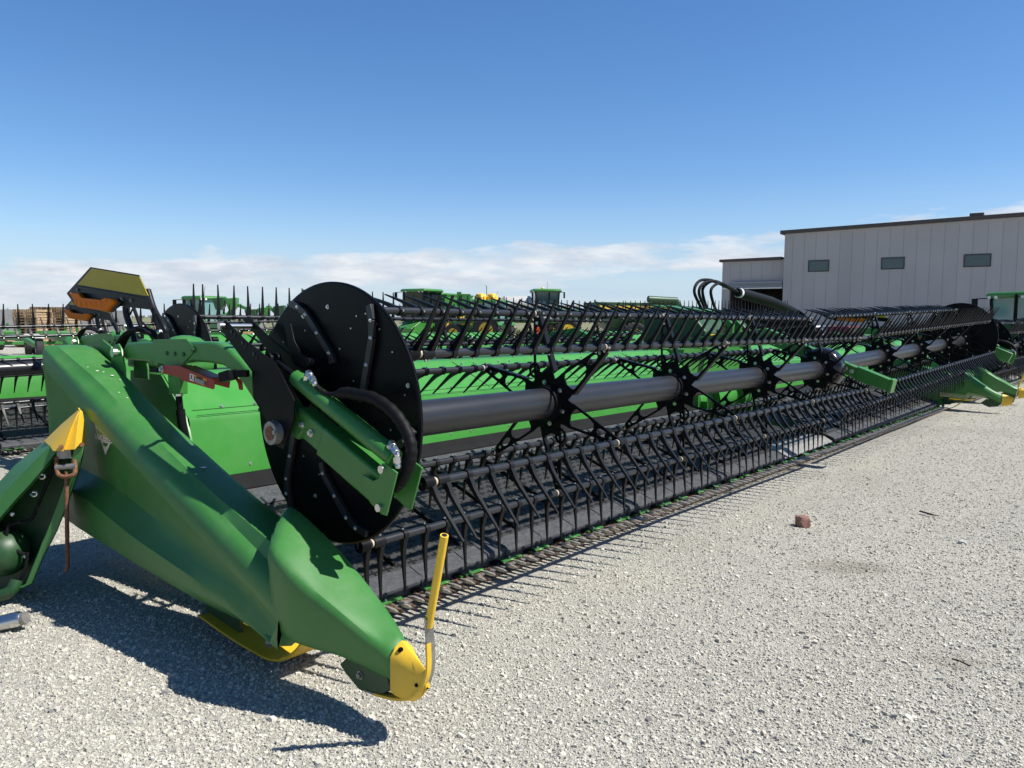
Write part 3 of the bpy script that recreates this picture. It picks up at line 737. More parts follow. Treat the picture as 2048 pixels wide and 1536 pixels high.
def transport_light(root):
    F = lambda x: (lambda y, z: (x, y, z))  # light outlines scaled about the camera onto a plane farther back
    b = MB(); b.prism([(5.845, 1.996), (5.085, 1.917), (4.943, 1.768), (4.939, 1.693), (5.376, 1.718), (5.525, 1.675), (6.123, 1.712), (6.298, 1.817)], F(2.2500), (0.006, 0, 0))
    b.bar((2.2460, 6.086, 1.862), (2.2460, 4.944, 1.757), 0.012, 0.016, (0, 0, 1)); b.bar((2.2350, 4.946, 1.772), (2.2350, 4.837, 1.656), 0.035, 0.012, (1, 0, 0))
    pl = b.build('marker_plate', BLK, root, smooth=False, bevel=0.002)
    b = MB(); b.prism([(5.811, 1.984), (5.067, 1.906), (4.946, 1.778), (6.073, 1.877)], F(2.2455), (0.004, 0, 0)); b.build('reflector', YELR, pl, smooth=False)
    L = [(6.131, 1.818), (5.975, 1.814), (5.902, 1.778), (5.551, 1.759), (5.501, 1.772), (5.385, 1.765), (5.361, 1.746), (5.489, 1.68), (5.995, 1.715)]
    b = MB(); cy, cz = 5.738, 1.7535
    g = lambda s_, x: [(x, cy + (y - cy) * s_, cz + (z - cz) * s_) for y, z in L]
    b.loft([g(1.06, 2.2495), g(1.06, 2.2280)]); lh = b.build('lamp_housing', BLKD, pl, smooth=False, bevel=0.003)
    b = MB(); b.loft([g(1.0, 2.2300), g(0.985, 2.2100), g(0.93, 2.2030)])
    for i in range(7):
        y = 6.0 - i * 0.085; b.ball((2.204, y, 1.752 if i in (0, 6) else 1.732), 0.026, 0, 8, (0.22, 1.25, 0.85))
    b.build('amber_lens', AMB, lh, ang=25)
    b = MB()
    for (y, z) in ((6.075, 1.839), (5.333, 1.765), (5.197, 1.754)): b.bolt((2.247, y, z), (-1, 0, 0), 0.010)
    b.build('plate_bolt', GREYM, pl)
    b = MB(); b.tube(smooth_path([(2.275, y, z) for y, z in ((5.018, 1.819), (4.939, 1.695), (4.809, 1.578), (4.819, 1.535), (4.888, 1.47), (4.973, 1.369))], 6), 0.021, 12); b.build('lamp_post', BLKT, root)
    b = MB(); b.tube(smooth_path([(2.285, y, z) for y, z in ((5.374, 1.714), (5.36, 1.652), (5.276, 1.531), (5.231, 1.436))], 6), 0.021, 12); b.build('lamp_post', BLKT, root)
    b = MB(); b.tube(smooth_path([(2.305, y, z) for y, z in ((5.321, 1.746), (5.288, 1.695), (5.237, 1.627), (5.189, 1.565), (5.182, 1.504))], 6), 0.012, 8)
    b.tube(smooth_path([(2.305, y, z) for y, z in ((5.355, 1.661), (5.31, 1.695), (5.242, 1.65), (5.209, 1.566))], 6), 0.006, 8); b.build('lamp_cable', HOSEM, root)


def reel_arm(root):
    F = lambda x: (lambda y, z: (x, y, z))  # arm, mast and prop outlines taken from image pixels on upright planes
    b = MB(); A = [(4.982, 1.449), (4.929, 1.488), (4.756, 1.497), (4.191, 1.513), (3.908, 1.518), (3.835, 1.514), (3.744, 1.492), (3.621, 1.431), (3.50, 1.365), (3.30, 1.27), (3.12, 1.20), (3.05, 1.12), (3.12, 1.07), (3.30, 1.15), (3.50, 1.24), (3.60, 1.32), (3.699, 1.374), (3.791, 1.398), (3.921, 1.404), (4.082, 1.404), (4.271, 1.382), (4.528, 1.385), (4.948, 1.379), (4.985, 1.405)]
    b.prism(A, F(2.095), (0.095, 0, 0)); arm = b.build('reel_arm', GREEN, root, bevel=0.014)
    b = MB(); b.prism([(4.62, 1.385), (4.60, 1.40), (4.56, 1.515), (4.16, 1.528), (4.05, 1.475), (4.20, 1.388), (4.36, 1.305), (4.40, 1.32), (4.43, 1.375)], F(2.089), (0.006, 0, 0)); b.build('arm_gusset', GREEN, arm, bevel=0.002)
    b = MB()
    for (y, z) in ((4.385, 1.440), (4.29, 1.440), (4.19, 1.441), (4.08, 1.465)): b.tube([(2.083, y, z), (2.0875, y, z)], 0.014, 6)
    b.build('arm_hole', GREEND, arm)
    b = MB(); b.bar((2.14, 3.128, 1.174), (2.14, 2.56, 0.935), 0.085, 0.125, (0, 0, 1)); b.build('lift_beam', GREEN, root, bevel=0.010)
    b = MB(); b.bar((2.14, 2.93, 1.090), (2.14, 2.535, 0.925), 0.105, 0.145, (0, 0, 1)); lb = b.build('beam_sleeve', GREEN, root, bevel=0.010)
    b = MB()
    for (y, z) in ((3.07, 1.150), (3.00, 1.118)): b.bolt((2.092, y, z), (-1, 0, 0), 0.014)
    for (y, z) in ((2.455, 1.025), (2.475, 0.860)): b.tube([(2.05, y, z), (2.065, y, z)], 0.017, 12)
    b.build('beam_bolt', ZINC, root)
    b = MB(); E1 = [(2.465, 1.048), (2.442, 1.052), (2.369, 1.022), (2.438, 0.83), (2.467, 0.831), (2.54, 0.867), (2.57, 0.905), (2.600, 0.948), (2.590, 0.985), (2.519, 0.967), (2.485, 0.981)]
    b.prism(E1, F(2.065), (0.010, 0, 0)); b.build('end_plate', GREEN, root, bevel=0.003)
    b = MB(); b.prism(E1, F(2.205), (0.010, 0, 0)); b.build('end_plate', GREEN, root, bevel=0.003)
    b = MB(); b.tube([(2.13, 3.165, 1.365), (2.13, 3.14, 1.354), (2.13, 2.497, 1.082), (2.13, 2.455, 1.064)], [0.040, 0.042, 0.042, 0.040], 18); cy = b.build('lift_cylinder', GREEN, root)
    b = MB(); b.tube([(2.13, 3.36, 1.447), (2.13, 3.14, 1.354)], 0.019, 12); b.tube([(2.10, 3.36, 1.447), (2.16, 3.36, 1.447)], 0.03, 12); b.build('cylinder_rod', BLK, root)

    def fit(pts):
        q = MB(); 
        for p, p2 in zip(pts, pts[1:]):
            q.tube([p, p2], 0.0125, 8); m_ = Vector(p).lerp(Vector(p2), .5); d = (Vector(p2) - Vector(p)).normalized(); q.tube([m_ - d * 0.012, m_ + d * 0.012], 0.0175, 6); q.ball(p2, 0.015, 0, 8)
        q.build('hose_fitting', STEEL, root, ang=25)
    fit([(2.12, 3.077, 1.345), (2.12, 3.052, 1.395), (2.11, 3.02, 1.381), (2.10, 2.975, 1.35)]); fit([(2.12, 2.479, 1.085), (2.12, 2.464, 1.128), (2.10, 2.43, 1.115), (2.09, 2.394, 1.092), (2.09, 2.390, 1.045)])
    HP = [(2.10, 3.0, 1.365), (2.11, 2.955, 1.325), (2.12, 2.905, 1.305), (2.13, 2.846, 1.311)]
    b = MB(); b.tube(smooth_path(HP, 5), 0.011, 10); b.build('hydraulic_hose', HOSEM, root)
    HP2 = [(2.13, 2.87, 1.303), (2.14, 2.80, 1.316), (2.15, 2.738, 1.313), (2.155, 2.624, 1.304), (2.16, 2.515, 1.262), (2.165, 2.445, 1.205), (2.165, 2.400, 1.14), (2.16, 2.388, 1.08), (2.15, 2.402, 1.019), (2.14, 2.435, 0.96), (2.14, 2.46, 0.92)]
    sp = smooth_path(HP2, 6); n = len(sp); rr = [0.013 + 0.016 * min(1, i / 5, (n - 1 - i) / 6) * (0.9 + 0.12 * math.sin(i * 1.9)) for i in range(n)]
    b = MB(); b.tube(sp, rr, 12); b.build('hose_sleeve', SLEEVE, root)
    # depth-setting mast: two black plates
    BP = [(3.731, 1.598), (3.669, 1.636), (3.476, 1.535), (3.221, 1.436), (3.065, 1.267), (3.072, 1.181), (3.161, 1.027), (3.217, 1.038), (3.277, 1.138), (3.419, 1.253), (3.425, 1.385)]
    b = MB(); b.prism(BP, F(2.050), (0.008, 0, 0)); mast = b.build('setting_plate', BLK, root, bevel=0.002)
    b = MB(); b.prism([(3.767, 1.642), (3.706, 1.652), (3.49, 1.539), (3.215, 1.416), (3.12, 1.30), (3.20, 1.20), (3.352, 1.33), (3.49, 1.455)], F(2.205), (0.008, 0, 0)); b.build('setting_plate', BLK, root, bevel=0.002)
    for t, (y, z) in (('3', (3.575, 1.560)), ('2', (3.475, 1.508)), ('1', (3.375, 1.455))):
        text_part('plate_number', t, 0.040, (2.0485, y, z), (0, -0.88, -0.47), (0, -0.47, 0.88), BLKD, mast, 0.001)
    b = MB()
    for (y, z) in ((3.605, 1.578), (3.503, 1.524), (3.402, 1.472), (3.36, 1.20), (3.24, 1.155)): b.tube([(2.047, y, z), (2.0495, y, z)], 0.010, 8)
    b.build('plate_hole', BLKD, mast)
    b = MB(); b.tube([(2.02, 3.675, 1.605), (2.06, 3.675, 1.605)], 0.018, 12); b.tube([(2.06, 3.675, 1.605), (2.22, 3.675, 1.605)], 0.014, 10); b.build('mast_pin', STEEL, root)
    b = MB(); b.prism([(3.31, 1.618), (3.285, 1.630), (3.257, 1.622), (3.229, 1.54), (3.169, 1.477), (3.129, 1.464), (3.08, 1.458), (3.066, 1.445), (3.081, 1.428), (3.111, 1.418), (3.171, 1.405), (3.231, 1.42), (3.281, 1.527)], F(2.16), (0.010, 0, 0)); b.tube([(2.15, 3.10, 1.444), (2.21, 3.10, 1.444)], 0.016, 10); b.build('lock_lever', BLK, root, bevel=0.003)
    b = MB(); b.bar((2.04, 3.44, 1.375), (2.0, 3.52, 1.372), 0.03, 0.035); b.bar((1.995, 3.50, 1.37), (1.985, 3.585, 1.350), 0.05, 0.05); b.build('latch', BLK, root, bevel=0.004)
    b = MB(); b.tube([(2.012, 3.212, 1.104), (2.05, 3.212, 1.104)], 0.056, 22); b.tube([(2.008, 3.212, 1.104), (2.0125, 3.212, 1.104)], 0.034, 18, 1); b.bolt((2.010, 3.165, 1.112), (-1, 0, 0), 0.012); b.build('bearing_cap', [GREYM, RUST], root)
    # red safety prop
    b = MB(); b.prism([(4.369, 1.375), (4.166, 1.379), (3.784, 1.322), (3.798, 1.273), (3.814, 1.272), (4.139, 1.299), (4.178, 1.316), (4.387, 1.325)], F(2.050), (0.006, 0, 0)); b.prism([(4.166, 1.379), (3.784, 1.322), (3.798, 1.273), (4.139, 1.30)], F(2.135), (0.006, 0, 0)); b.prism([(4.20, 1.3795), (3.83, 1.331), (3.83, 1.326), (4.20, 1.3745)], F(2.0565), (0.078, 0, 0)); b.prism([(3.84, 1.328), (3.76, 1.318), (3.755, 1.262), (3.79, 1.262), (3.80, 1.295)], F(2.19), (0.006, 0, 0))
    pr = b.build('safety_prop', REDP, root, bevel=0.002)
    b = MB(); b.prism([(4.042, 1.345), (3.862, 1.322), (3.866, 1.284), (4.045, 1.305)], F(2.0475), (0.002, 0, 0), 0); b.prism([(4.040, 1.3435), (4.000, 1.3385), (4.002, 1.302), (4.043, 1.3065)], F(2.0462), (0.002, 0, 0), 1); b.prism([(3.995, 1.3265), (3.866, 1.3105), (3.868, 1.287), (3.997, 1.3025)], F(2.0462), (0.002, 0, 0), 2)
    for k in range(4): b.prism([(3.985, 1.3215 - .0052 * k), (3.88 + 0.012 * (k % 2), 1.3085 - .0052 * k), (3.88 + 0.012 * (k % 2), 1.3068 - .0052 * k), (3.985, 1.3198 - .0052 * k)], F(2.0450), (0.002, 0, 0), 1)
    b.prism([(4.03, 1.336), (4.01, 1.334), (4.018, 1.322), (4.008, 1.309), (4.022, 1.315), (4.036, 1.312), (4.026, 1.323)], F(2.0450), (0.002, 0, 0), 2)
    dec = b.build('warning_decal', [ORNG, WHT, BLKD], pr, smooth=False)
    text_part('decal_word', 'WARNING', 0.014, (2.0460, 3.935, 1.3245), (0, -1, -0.12), (0, 0, 1), BLKD, dec, 0.0006)
    b = MB(); b.bolt((2.046, 4.362, 1.350), (-1, 0, 0), 0.016); b.build('prop_bolt', ZINC, pr)
    # prop stand and rod, pivot bracket, pin
    b = MB(); b.prism([(4.46, 1.39), (4.31, 1.39), (4.311, 1.206), (4.444, 1.197)], F(2.12), (0.05, 0, 0)); b.build('cylinder_mount', GREEN, root, bevel=0.004)
    b = MB(); b.tube([(2.145, 4.376, 1.215), (2.145, 4.376, 1.19)], 0.026, 6, 1); b.tube([(2.145, 4.376, 1.20), (2.15, 4.368, 1.10)], 0.019, 12); b.tube([(2.15, 4.37, 1.11), (2.155, 4.35, 0.95)], 0.026, 12); b.build('reel_lift_rod', [BLK, STEEL], root)
    for x in (2.065, 2.205):
        b = MB(); b.prism([(5.102, 1.25), (5.089, 1.432), (5.041, 1.470), (4.983, 1.480), (4.946, 1.451), (4.90, 1.32), (4.9, 1.25)], F(x), (0.012, 0, 0)); b.build('pivot_bracket', GREEN, root, bevel=0.003)
    b = MB(); b.tube([(2.02, 4.965, 1.425), (2.045, 4.965, 1.425)], 0.028, 14); b.tube([(2.045, 4.965, 1.425), (2.22, 4.965, 1.425)], 0.019, 12, 1); b.build('pivot_pin', [ZINC, GREEN], root)
    for k, dx in enumerate((0.0, 0.03, 0.055)):
        b = MB(); b.tube(smooth_path([(2.14 + dx, 5.30 - .02 * k, 1.30), (2.14 + dx, 5.25, 1.41), (2.14 + dx, 5.17 - .01 * k, 1.475 + .02 * k), (2.15 + dx, 5.05, 1.545 + .015 * k), (2.2 + dx, 4.95, 1.56), (2.27 + dx, 4.85, 1.50), (2.3, 4.8, 1.40)], 6), 0.013, 10); b.build('hydraulic_hose', HOSEM, root)
    b = MB(); b.tube(smooth_path([(2.24, 4.66, 1.40), (2.22, 4.70, 1.52), (2.20, 4.75, 1.60), (2.20, 4.79, 1.70)], 6), 0.009, 8); b.tube([(2.22, 4.68, 1.46), (2.215, 4.70, 1.545)], 0.032, 12); b.ball((2.21, 4.73, 1.555), 0.02, 1); b.build('hydraulic_coupler', [BLK, STEEL], root)
    # rounded gearbox humps behind the arm
    b = MB(); secs = []
    for (x, s_) in ((2.34, .55), (2.38, .88), (2.46, 1.0), (2.60, .95), (2.66, .6)):
        secs.append([(x, 4.98 + math.cos(t * PI / 8) * 0.17 * s_, 1.32 + max(-0.1, math.sin(t * PI / 8)) * 0.22 * s_) for t in range(16)])
    b.loft(secs); b.build('drive_cover', GREEN, root, sub=1, ang=60)
    b = MB(); secs = []
    for (x, s_) in ((2.30, .6), (2.33, .95), (2.40, 1.0), (2.46, .7)):
        secs.append([(x, 5.33 + math.cos(t * PI / 8) * 0.15 * s_, 1.32 + max(-0.1, math.sin(t * PI / 8)) * 0.19 * s_) for t in range(16)])
    b.loft(secs); b.build('drive_cover', GREEND, root, sub=1, ang=60)


def frame(root):
    # back sheet in wing lengths, with an opening over the centre feed drum
    def wing(x0, x1):
        b = MB()
        prof = [(4.50, 0.630), (4.525, 1.000), (4.535, 1.030), (4.575, 1.052), (4.84, 1.275), (4.86, 1.285), (5.06, 1.285), (5.08, 1.27), (5.08, 1.16), (4.88, 1.13), (4.66, 0.98), (4.60, 0.64)]
        b.loft([[(x, y, z) for y, z in prof] for x in (x0, x1)])
        x = x0 + 0.25; random.seed(int(x0 * 10))
        while x < x1 - 0.1:
            b.bolt((x, 4.60, 1.080), (0, -0.6, 0.8), 0.009, 1)
            if random.random() < .6: b.bolt((x + 0.1, 4.81, 1.257), (0, -0.6, 0.8), 0.010, 1); b.bolt((x + 0.26, 4.81, 1.257), (0, -0.6, 0.8), 0.010, 1)
            if random.random() < .5: b.bolt((x - .1, 4.505, 0.70), (0, -1, 0.05), 0.008, 1)
            x += random.choice((0.24, 0.5, 0.62, 0.75))
        for xs in (x0 + 1.35, x0 + 2.8, x0 + 4.2, x0 + 5.6):
            if xs < x1: b.bar((xs, 4.573, 1.0535), (xs - 0.22, 4.838, 1.2775), 0.004, 0.003, (0, -1, 1), 2)
        b.bar((x0 + .05, 4.532, 1.043), (x1 - .05, 4.532, 1.043), 0.004, 0.004, (0, 0, 1), 2)
        b.bar((x0 + .05, 4.592, 1.0695), (x1 - .05, 4.592, 1.0695), 0.003, 0.003, (0, 0, 1), 2)
        b.build('back_sheet', [GREENL, ZINC, GREEND], root, ang=25)
    wing(2.285, 8.75); wing(10.45, 16.70)
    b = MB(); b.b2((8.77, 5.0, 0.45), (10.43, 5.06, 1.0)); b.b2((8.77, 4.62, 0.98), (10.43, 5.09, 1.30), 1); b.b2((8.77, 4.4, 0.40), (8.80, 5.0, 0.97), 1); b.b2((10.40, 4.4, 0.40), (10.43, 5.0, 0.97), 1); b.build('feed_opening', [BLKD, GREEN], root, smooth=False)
    b = MB(); b.tube([(8.82, 4.62, 0.66), (10.38, 4.62, 0.66)], 0.225, 28)
    for k, (xa, xb, tw) in enumerate(((8.84, 9.5, 2.2), (10.36, 9.7, -2.2))):
        for sgn in range(2):
            a0 = sgn * PI; pts = []
            for i in range(25):
                t = i / 24; a = a0 + tw * PI * t * 0.8; pts.append((lerp(xa, xb, t), a))
            secs = [[(x - .006, 4.62 + math.cos(a) * 0.2, 0.66 + math.sin(a) * 0.2), (x + .006, 4.62 + math.cos(a) * 0.2, 0.66 + math.sin(a) * 0.2), (x + .006, 4.62 + math.cos(a) * 0.31, 0.66 + math.sin(a) * 0.31), (x - .006, 4.62 + math.cos(a) * 0.31, 0.66 + math.sin(a) * 0.31)] for x, a in pts]
            b.loft(secs, 0)
    b.build('feed_drum', GREENL, root, ang=40)
    # torsion frame behind and below the sheets
    b = MB(); b.b2((2.3, 5.10, 0.95), (16.7, 5.28, 1.15)); b.b2((2.3, 4.95, 0.28), (16.7, 5.10, 0.45))
    for x in (2.5, 4.6, 6.7, 8.7, 10.5, 12.5, 14.6, 16.5): b.b2((x - .05, 5.09, 0.30), (x + .05, 5.22, 1.16)); b.prism([(4.98, 0.30), (4.98, 0.42), (3.4, 0.12), (3.4, 0.07)], lambda y, z, x=x: (x - .04, y, z), (0.08, 0, 0))
    b.build('main_frame', GREEN, root, bevel=0.006)
    # slotted end frames that close each wing
    for x in (2.272, 16.705):
        b = MB(); b.prism([(3.22, 0.08), (3.35, 0.42), (4.48, 0.86), (4.55, 1.03), (4.86, 1.28), (5.30, 1.29), (5.40, 0.25), (4.9, 0.18)], lambda y, z, x=x: (x, y, z), (0.012, 0, 0)); b.build('end_frame', GREEN, root)
    # belts and their edge strips
    for (x0, x1) in ((2.30, 8.74), (10.46, 16.69)):
        b = MB(); b.prism([(3.365, 0.160), (4.43, 0.560), (4.43, 0.545), (3.365, 0.145)], lambda y, z: (x0, y, z), (x1 - x0, 0, 0)); bl = b.build('draper_belt', BELT, root, smooth=False)
        x = x0 + 0.10
        while x < x1 - 0.1:
            sb = MB(); sb.bar((x, 3.42, 0.192), (x, 4.38, 0.553), 0.022, 0.026, (0, 0, 1)); sb.build('belt_slat', RUB, bl, bevel=0.003); x += 0.56
        b = MB(); b.prism([(4.40, 0.556), (4.46, 0.585), (4.475, 0.615), (4.495, 0.62), (4.495, 0.650), (4.475, 0.642), (4.45, 0.60), (4.40, 0.568)], lambda y, z: (x0, y, z), (x1 - x0, 0, 0)); b.prism([(4.23, 0.4915), (4.398, 0.5545), (4.398, 0.5595), (4.23, 0.4965)], lambda y, z: (x0, y, z), (x1 - x0, 0, 0), 1)
        b.build('belt_seal', [RUB, LIP], root, smooth=False)
    b = MB(); b.prism([(3.40, 0.10), (4.60, 0.34), (4.60, 0.33), (3.40, 0.09)], lambda y, z: (8.76, y, z), (1.68, 0, 0)); b.build('draper_belt', BELT, root, smooth=False, label='short black centre feed belt')
    b = MB(); b.prism([(3.28, 0.085), (3.40, 0.150), (3.62, 0.170), (3.62, 0.16), (3.40, 0.13), (3.28, 0.07)], lambda y, z: (8.76, y, z), (1.68, 0, 0)); b.build('centre_ramp', GREYM, root, smooth=False)
    # grey rubber lip, in lengths of a foot and a bit
    L_ = 0.381
    for (xa, xb) in ((2.29, 8.72), (10.46, 16.66)):
        x = xa; b = MB()
        while x < xb:
            w_ = min(L_, xb - x)
            b.prism([(3.275, 0.055), (3.268, 0.110), (3.280, 0.132), (3.385, 0.170), (3.392, 0.166), (3.30, 0.120), (3.29, 0.055)], lambda y, z: (x + .002, y, z), (w_ - .004, 0, 0))
            b.bar((x + .005, 3.29, 0.1375), (x + .005, 3.38, 0.1715), 0.020, 0.006, (0, 0, 1)); b.b2((x - .018, 3.262, 0.055), (x + .022, 3.270, 0.118))
            x += L_
        b.build('crop_lip', LIP, root, ang=30)
    # knife: bar, hold-downs, green plates
    b = MB(); b.b2((2.25, 3.185, 0.048), (16.7, 3.245, 0.056), 0)
    x = 2.3
    random.seed(8)
    while x < 16.6:
        b.bolt((x, 3.225, 0.057), (0, 0, 1), 0.007, 1); b.bolt((x + 0.038, 3.200, 0.057), (0, 0, 1), 0.006, 1); x += 0.0762
    b.build('cutter_bar', [GREYM, RUST], root)
    x = 2.35; k = 0
    b = MB(); b.prism([(0, 3.264), (0.19, 3.264), (0.20, 3.250), (0.19, 3.212), (-0.01, 3.212), (-0.014, 3.235)], lambda u, y: (u, y, 0.068), (0, 0, 0.010)); b.bolt((0.09, 3.240, 0.079), (0, 0, 1), 0.010, 1); km = b.mesh('knife_plate', [GREEN, ZINC], smooth=False)
    while x < 16.55:
        put('knife_plate', km, root, (x, 0, 0)); x += 0.381 if k % 2 else 0.30; k += 1
    b = MB(); b.tube(smooth_path([(-0.022, 3.258, 0.074), (-0.008, 3.240, 0.086), (0.010, 3.217, 0.084), (0.02, 3.20, 0.068)], 4), 0.0095, 7); b.box((-.012, 3.252, 0.072), (0.05, 0.026, 0.016)); hm = b.mesh('hold_down_clip', BLK); x = 2.30
    while x < 16.55:
        put('hold_down_clip', hm, root, (x, 0, 0)); x += 0.343
    sv = HB
    g = MB(); g.v = []
    def guard(b_, x, z=0.052):
        b_.tube([(x, 3.215, z + .004), (x, 3.185, z + .006), (x, 3.130, z + .006), (x, 3.092, z + .004)], [0.011, 0.0145, 0.012, 0.003], 8, 1)
        b_.tube([(x + .046, 3.215, z - .010), (x + .046, 3.180, z - .010), (x + .046, 3.135, z - .010), (x + .046, 3.100, z - .006)], [0.013, 0.015, 0.014, 0.006], 8, 0)
        b_.b2((x - .012, 3.195, z - .006), (x + .060, 3.24, z + .010), 0)
    b = MB(); guard(b, 0.0); gm = b.mesh('knife_guard', [GUN, GUNB])      # mesh is relative to HB already
    rest = MB(); x = 2.30; i = 0
    while x < 16.6:
        if i < 100: put('knife_guard', gm, root, (x, random.uniform(-.004, .004), random.uniform(-.003, .003)), (0, 0, random.uniform(-.05, .05) * 0.0))
        else: guard(rest, x)
        x += 0.1016; i += 1
    o_ = rest.build('knife_guard', [GUN, GUNB], root); o_['kind'] = 'stuff'


def disc(root, x, cy, cz, face, ribs=True):
    """end shield; face = -1 when its outer side looks towards -X"""
    b = MB(); Rr = 0.642; n = 96
    prof = [(0.012, 0.10), (0.012, Rr - 0.02), (0.012, Rr - 0.008), (0.006, Rr), (-0.006, Rr), (-0.012, Rr - 0.008), (-0.012, 0.10)]
    secs = [[(x + px_, cy + r * math.cos(2 * PI * k / n), cz + r * math.sin(2 * PI * k / n)) for px_, r in prof] for k in range(n)]
    b.loft(secs + [secs[0]], cap=False); b.tube([(x - .009, cy, cz), (x + .009, cy, cz)], 0.12, 24)
    random.seed(5)
    xf = x + face * 0.013
    for k in range(34):
        a = random.uniform(0, 2 * PI); r = random.choice((0.25, 0.33, 0.45, 0.52, 0.56, 0.59)) ; big = random.random() < .45
        c = (xf, cy + r * math.cos(a), cz + r * math.sin(a))
        if big: b.bolt(c, (face, 0, 0), 0.0085, 1)
        else: b.tube([(xf - face * .001, c[1], c[2]), (xf + face * 0.002, c[1], c[2])], 0.0045, 8, 1)
    d = b.build('end_shield', [DISC, ZINC], root, ang=30)
    if ribs:
        for k in range(6):
            a0 = R_(59 + 60.5 * k)
            def q(r, da, h): return (xf + face * h, cy + r * math.cos(a0 + R_(da)), cz + r * math.sin(a0 + R_(da)))
            rb = MB(); p = [q(0.615, 1.5, .010), q(0.57, 7, .015), q(0.51, 12.5, .016), q(0.40, 21, .016), q(0.30, 36, .016), q(0.255, 42, .012)]
            for s0, s1 in zip(p, p[1:]): rb.bar(s0, s1, 0.034, 0.022, (1, 0, 0))
            for s0 in p[1:5]: rb.bolt((s0[0] + face * .012, s0[1], s0[2]), (face, 0, 0), 0.0075, 1)
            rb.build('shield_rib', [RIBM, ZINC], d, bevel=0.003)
    return d


def far_arm(root):
    b = MB(); b.bar((16.93, 3.15, 1.42), (16.93, 2.25, 1.05), 0.09, 0.16, (0, 0, 1)); b.bar((16.93, 3.10, 1.53), (16.93, 2.4, 1.23), 0.06, 0.07, (0, 0, 1)); b.bar((16.93, 3.1, 1.42), (16.93, 4.9, 1.5), 0.09, 0.13, (0, 0, 1)); b.bar((16.93, 2.62, 1.21), (16.93, 2.20, 1.03), 0.11, 0.19, (0, 0, 1))
    b.build('reel_arm', GREEN, root, bevel=0.01)
    b = MB(); b.tube([(16.90, 2.75, 1.42), (16.90, 2.52, 1.33), (16.90, 2.46, 1.25)], 0.02, 8); b.build('hose_fitting', STEEL, root)


def centre_arm(root):
    F = lambda x: (lambda y, z: (x, y, z))
    b = MB(); b.prism([(4.95, 1.42), (4.95, 1.30), (3.9, 1.43), (2.66, 0.99), (2.655, 1.125), (3.8, 1.58)], F(9.33), (0.11, 0, 0)); b.build('reel_arm', GREEN, root, bevel=0.01, label='green centre reel arm reaching forward between the two reel halves')
    b = MB(); b.prism([(2.70, 1.155), (2.325, 1.018), (2.345, 0.880), (2.715, 0.995)], F(9.315), (0.14, 0, 0)); b.prism([(2.335, 1.035), (2.30, 1.02), (2.335, 0.865), (2.37, 0.875)], F(9.305), (0.16, 0, 0)); sl = b.build('beam_sleeve', GREEN, root, bevel=0.008)
    b = MB()
    for (y, z) in ((2.90, 1.155), (2.83, 1.125), (2.76, 1.095)): b.bolt((9.327, y, z), (-1, 0, 0), 0.020)
    b.build('beam_bolt', ZINC, root)
    b = MB(); b.tube([(9.06, 3.05, 1.115), (9.075, 3.05, 1.115), (9.10, 3.05, 1.115), (9.13, 3.05, 1.115), (9.26, 3.05, 1.12), (9.28, 3.05, 1.12)], [0.16, 0.21, 0.235, 0.245, 0.245, 0.23], 40); b.build('centre_drive_drum', mat('gloss_black', (0.010, 0.010, 0.011), 0.18), root)


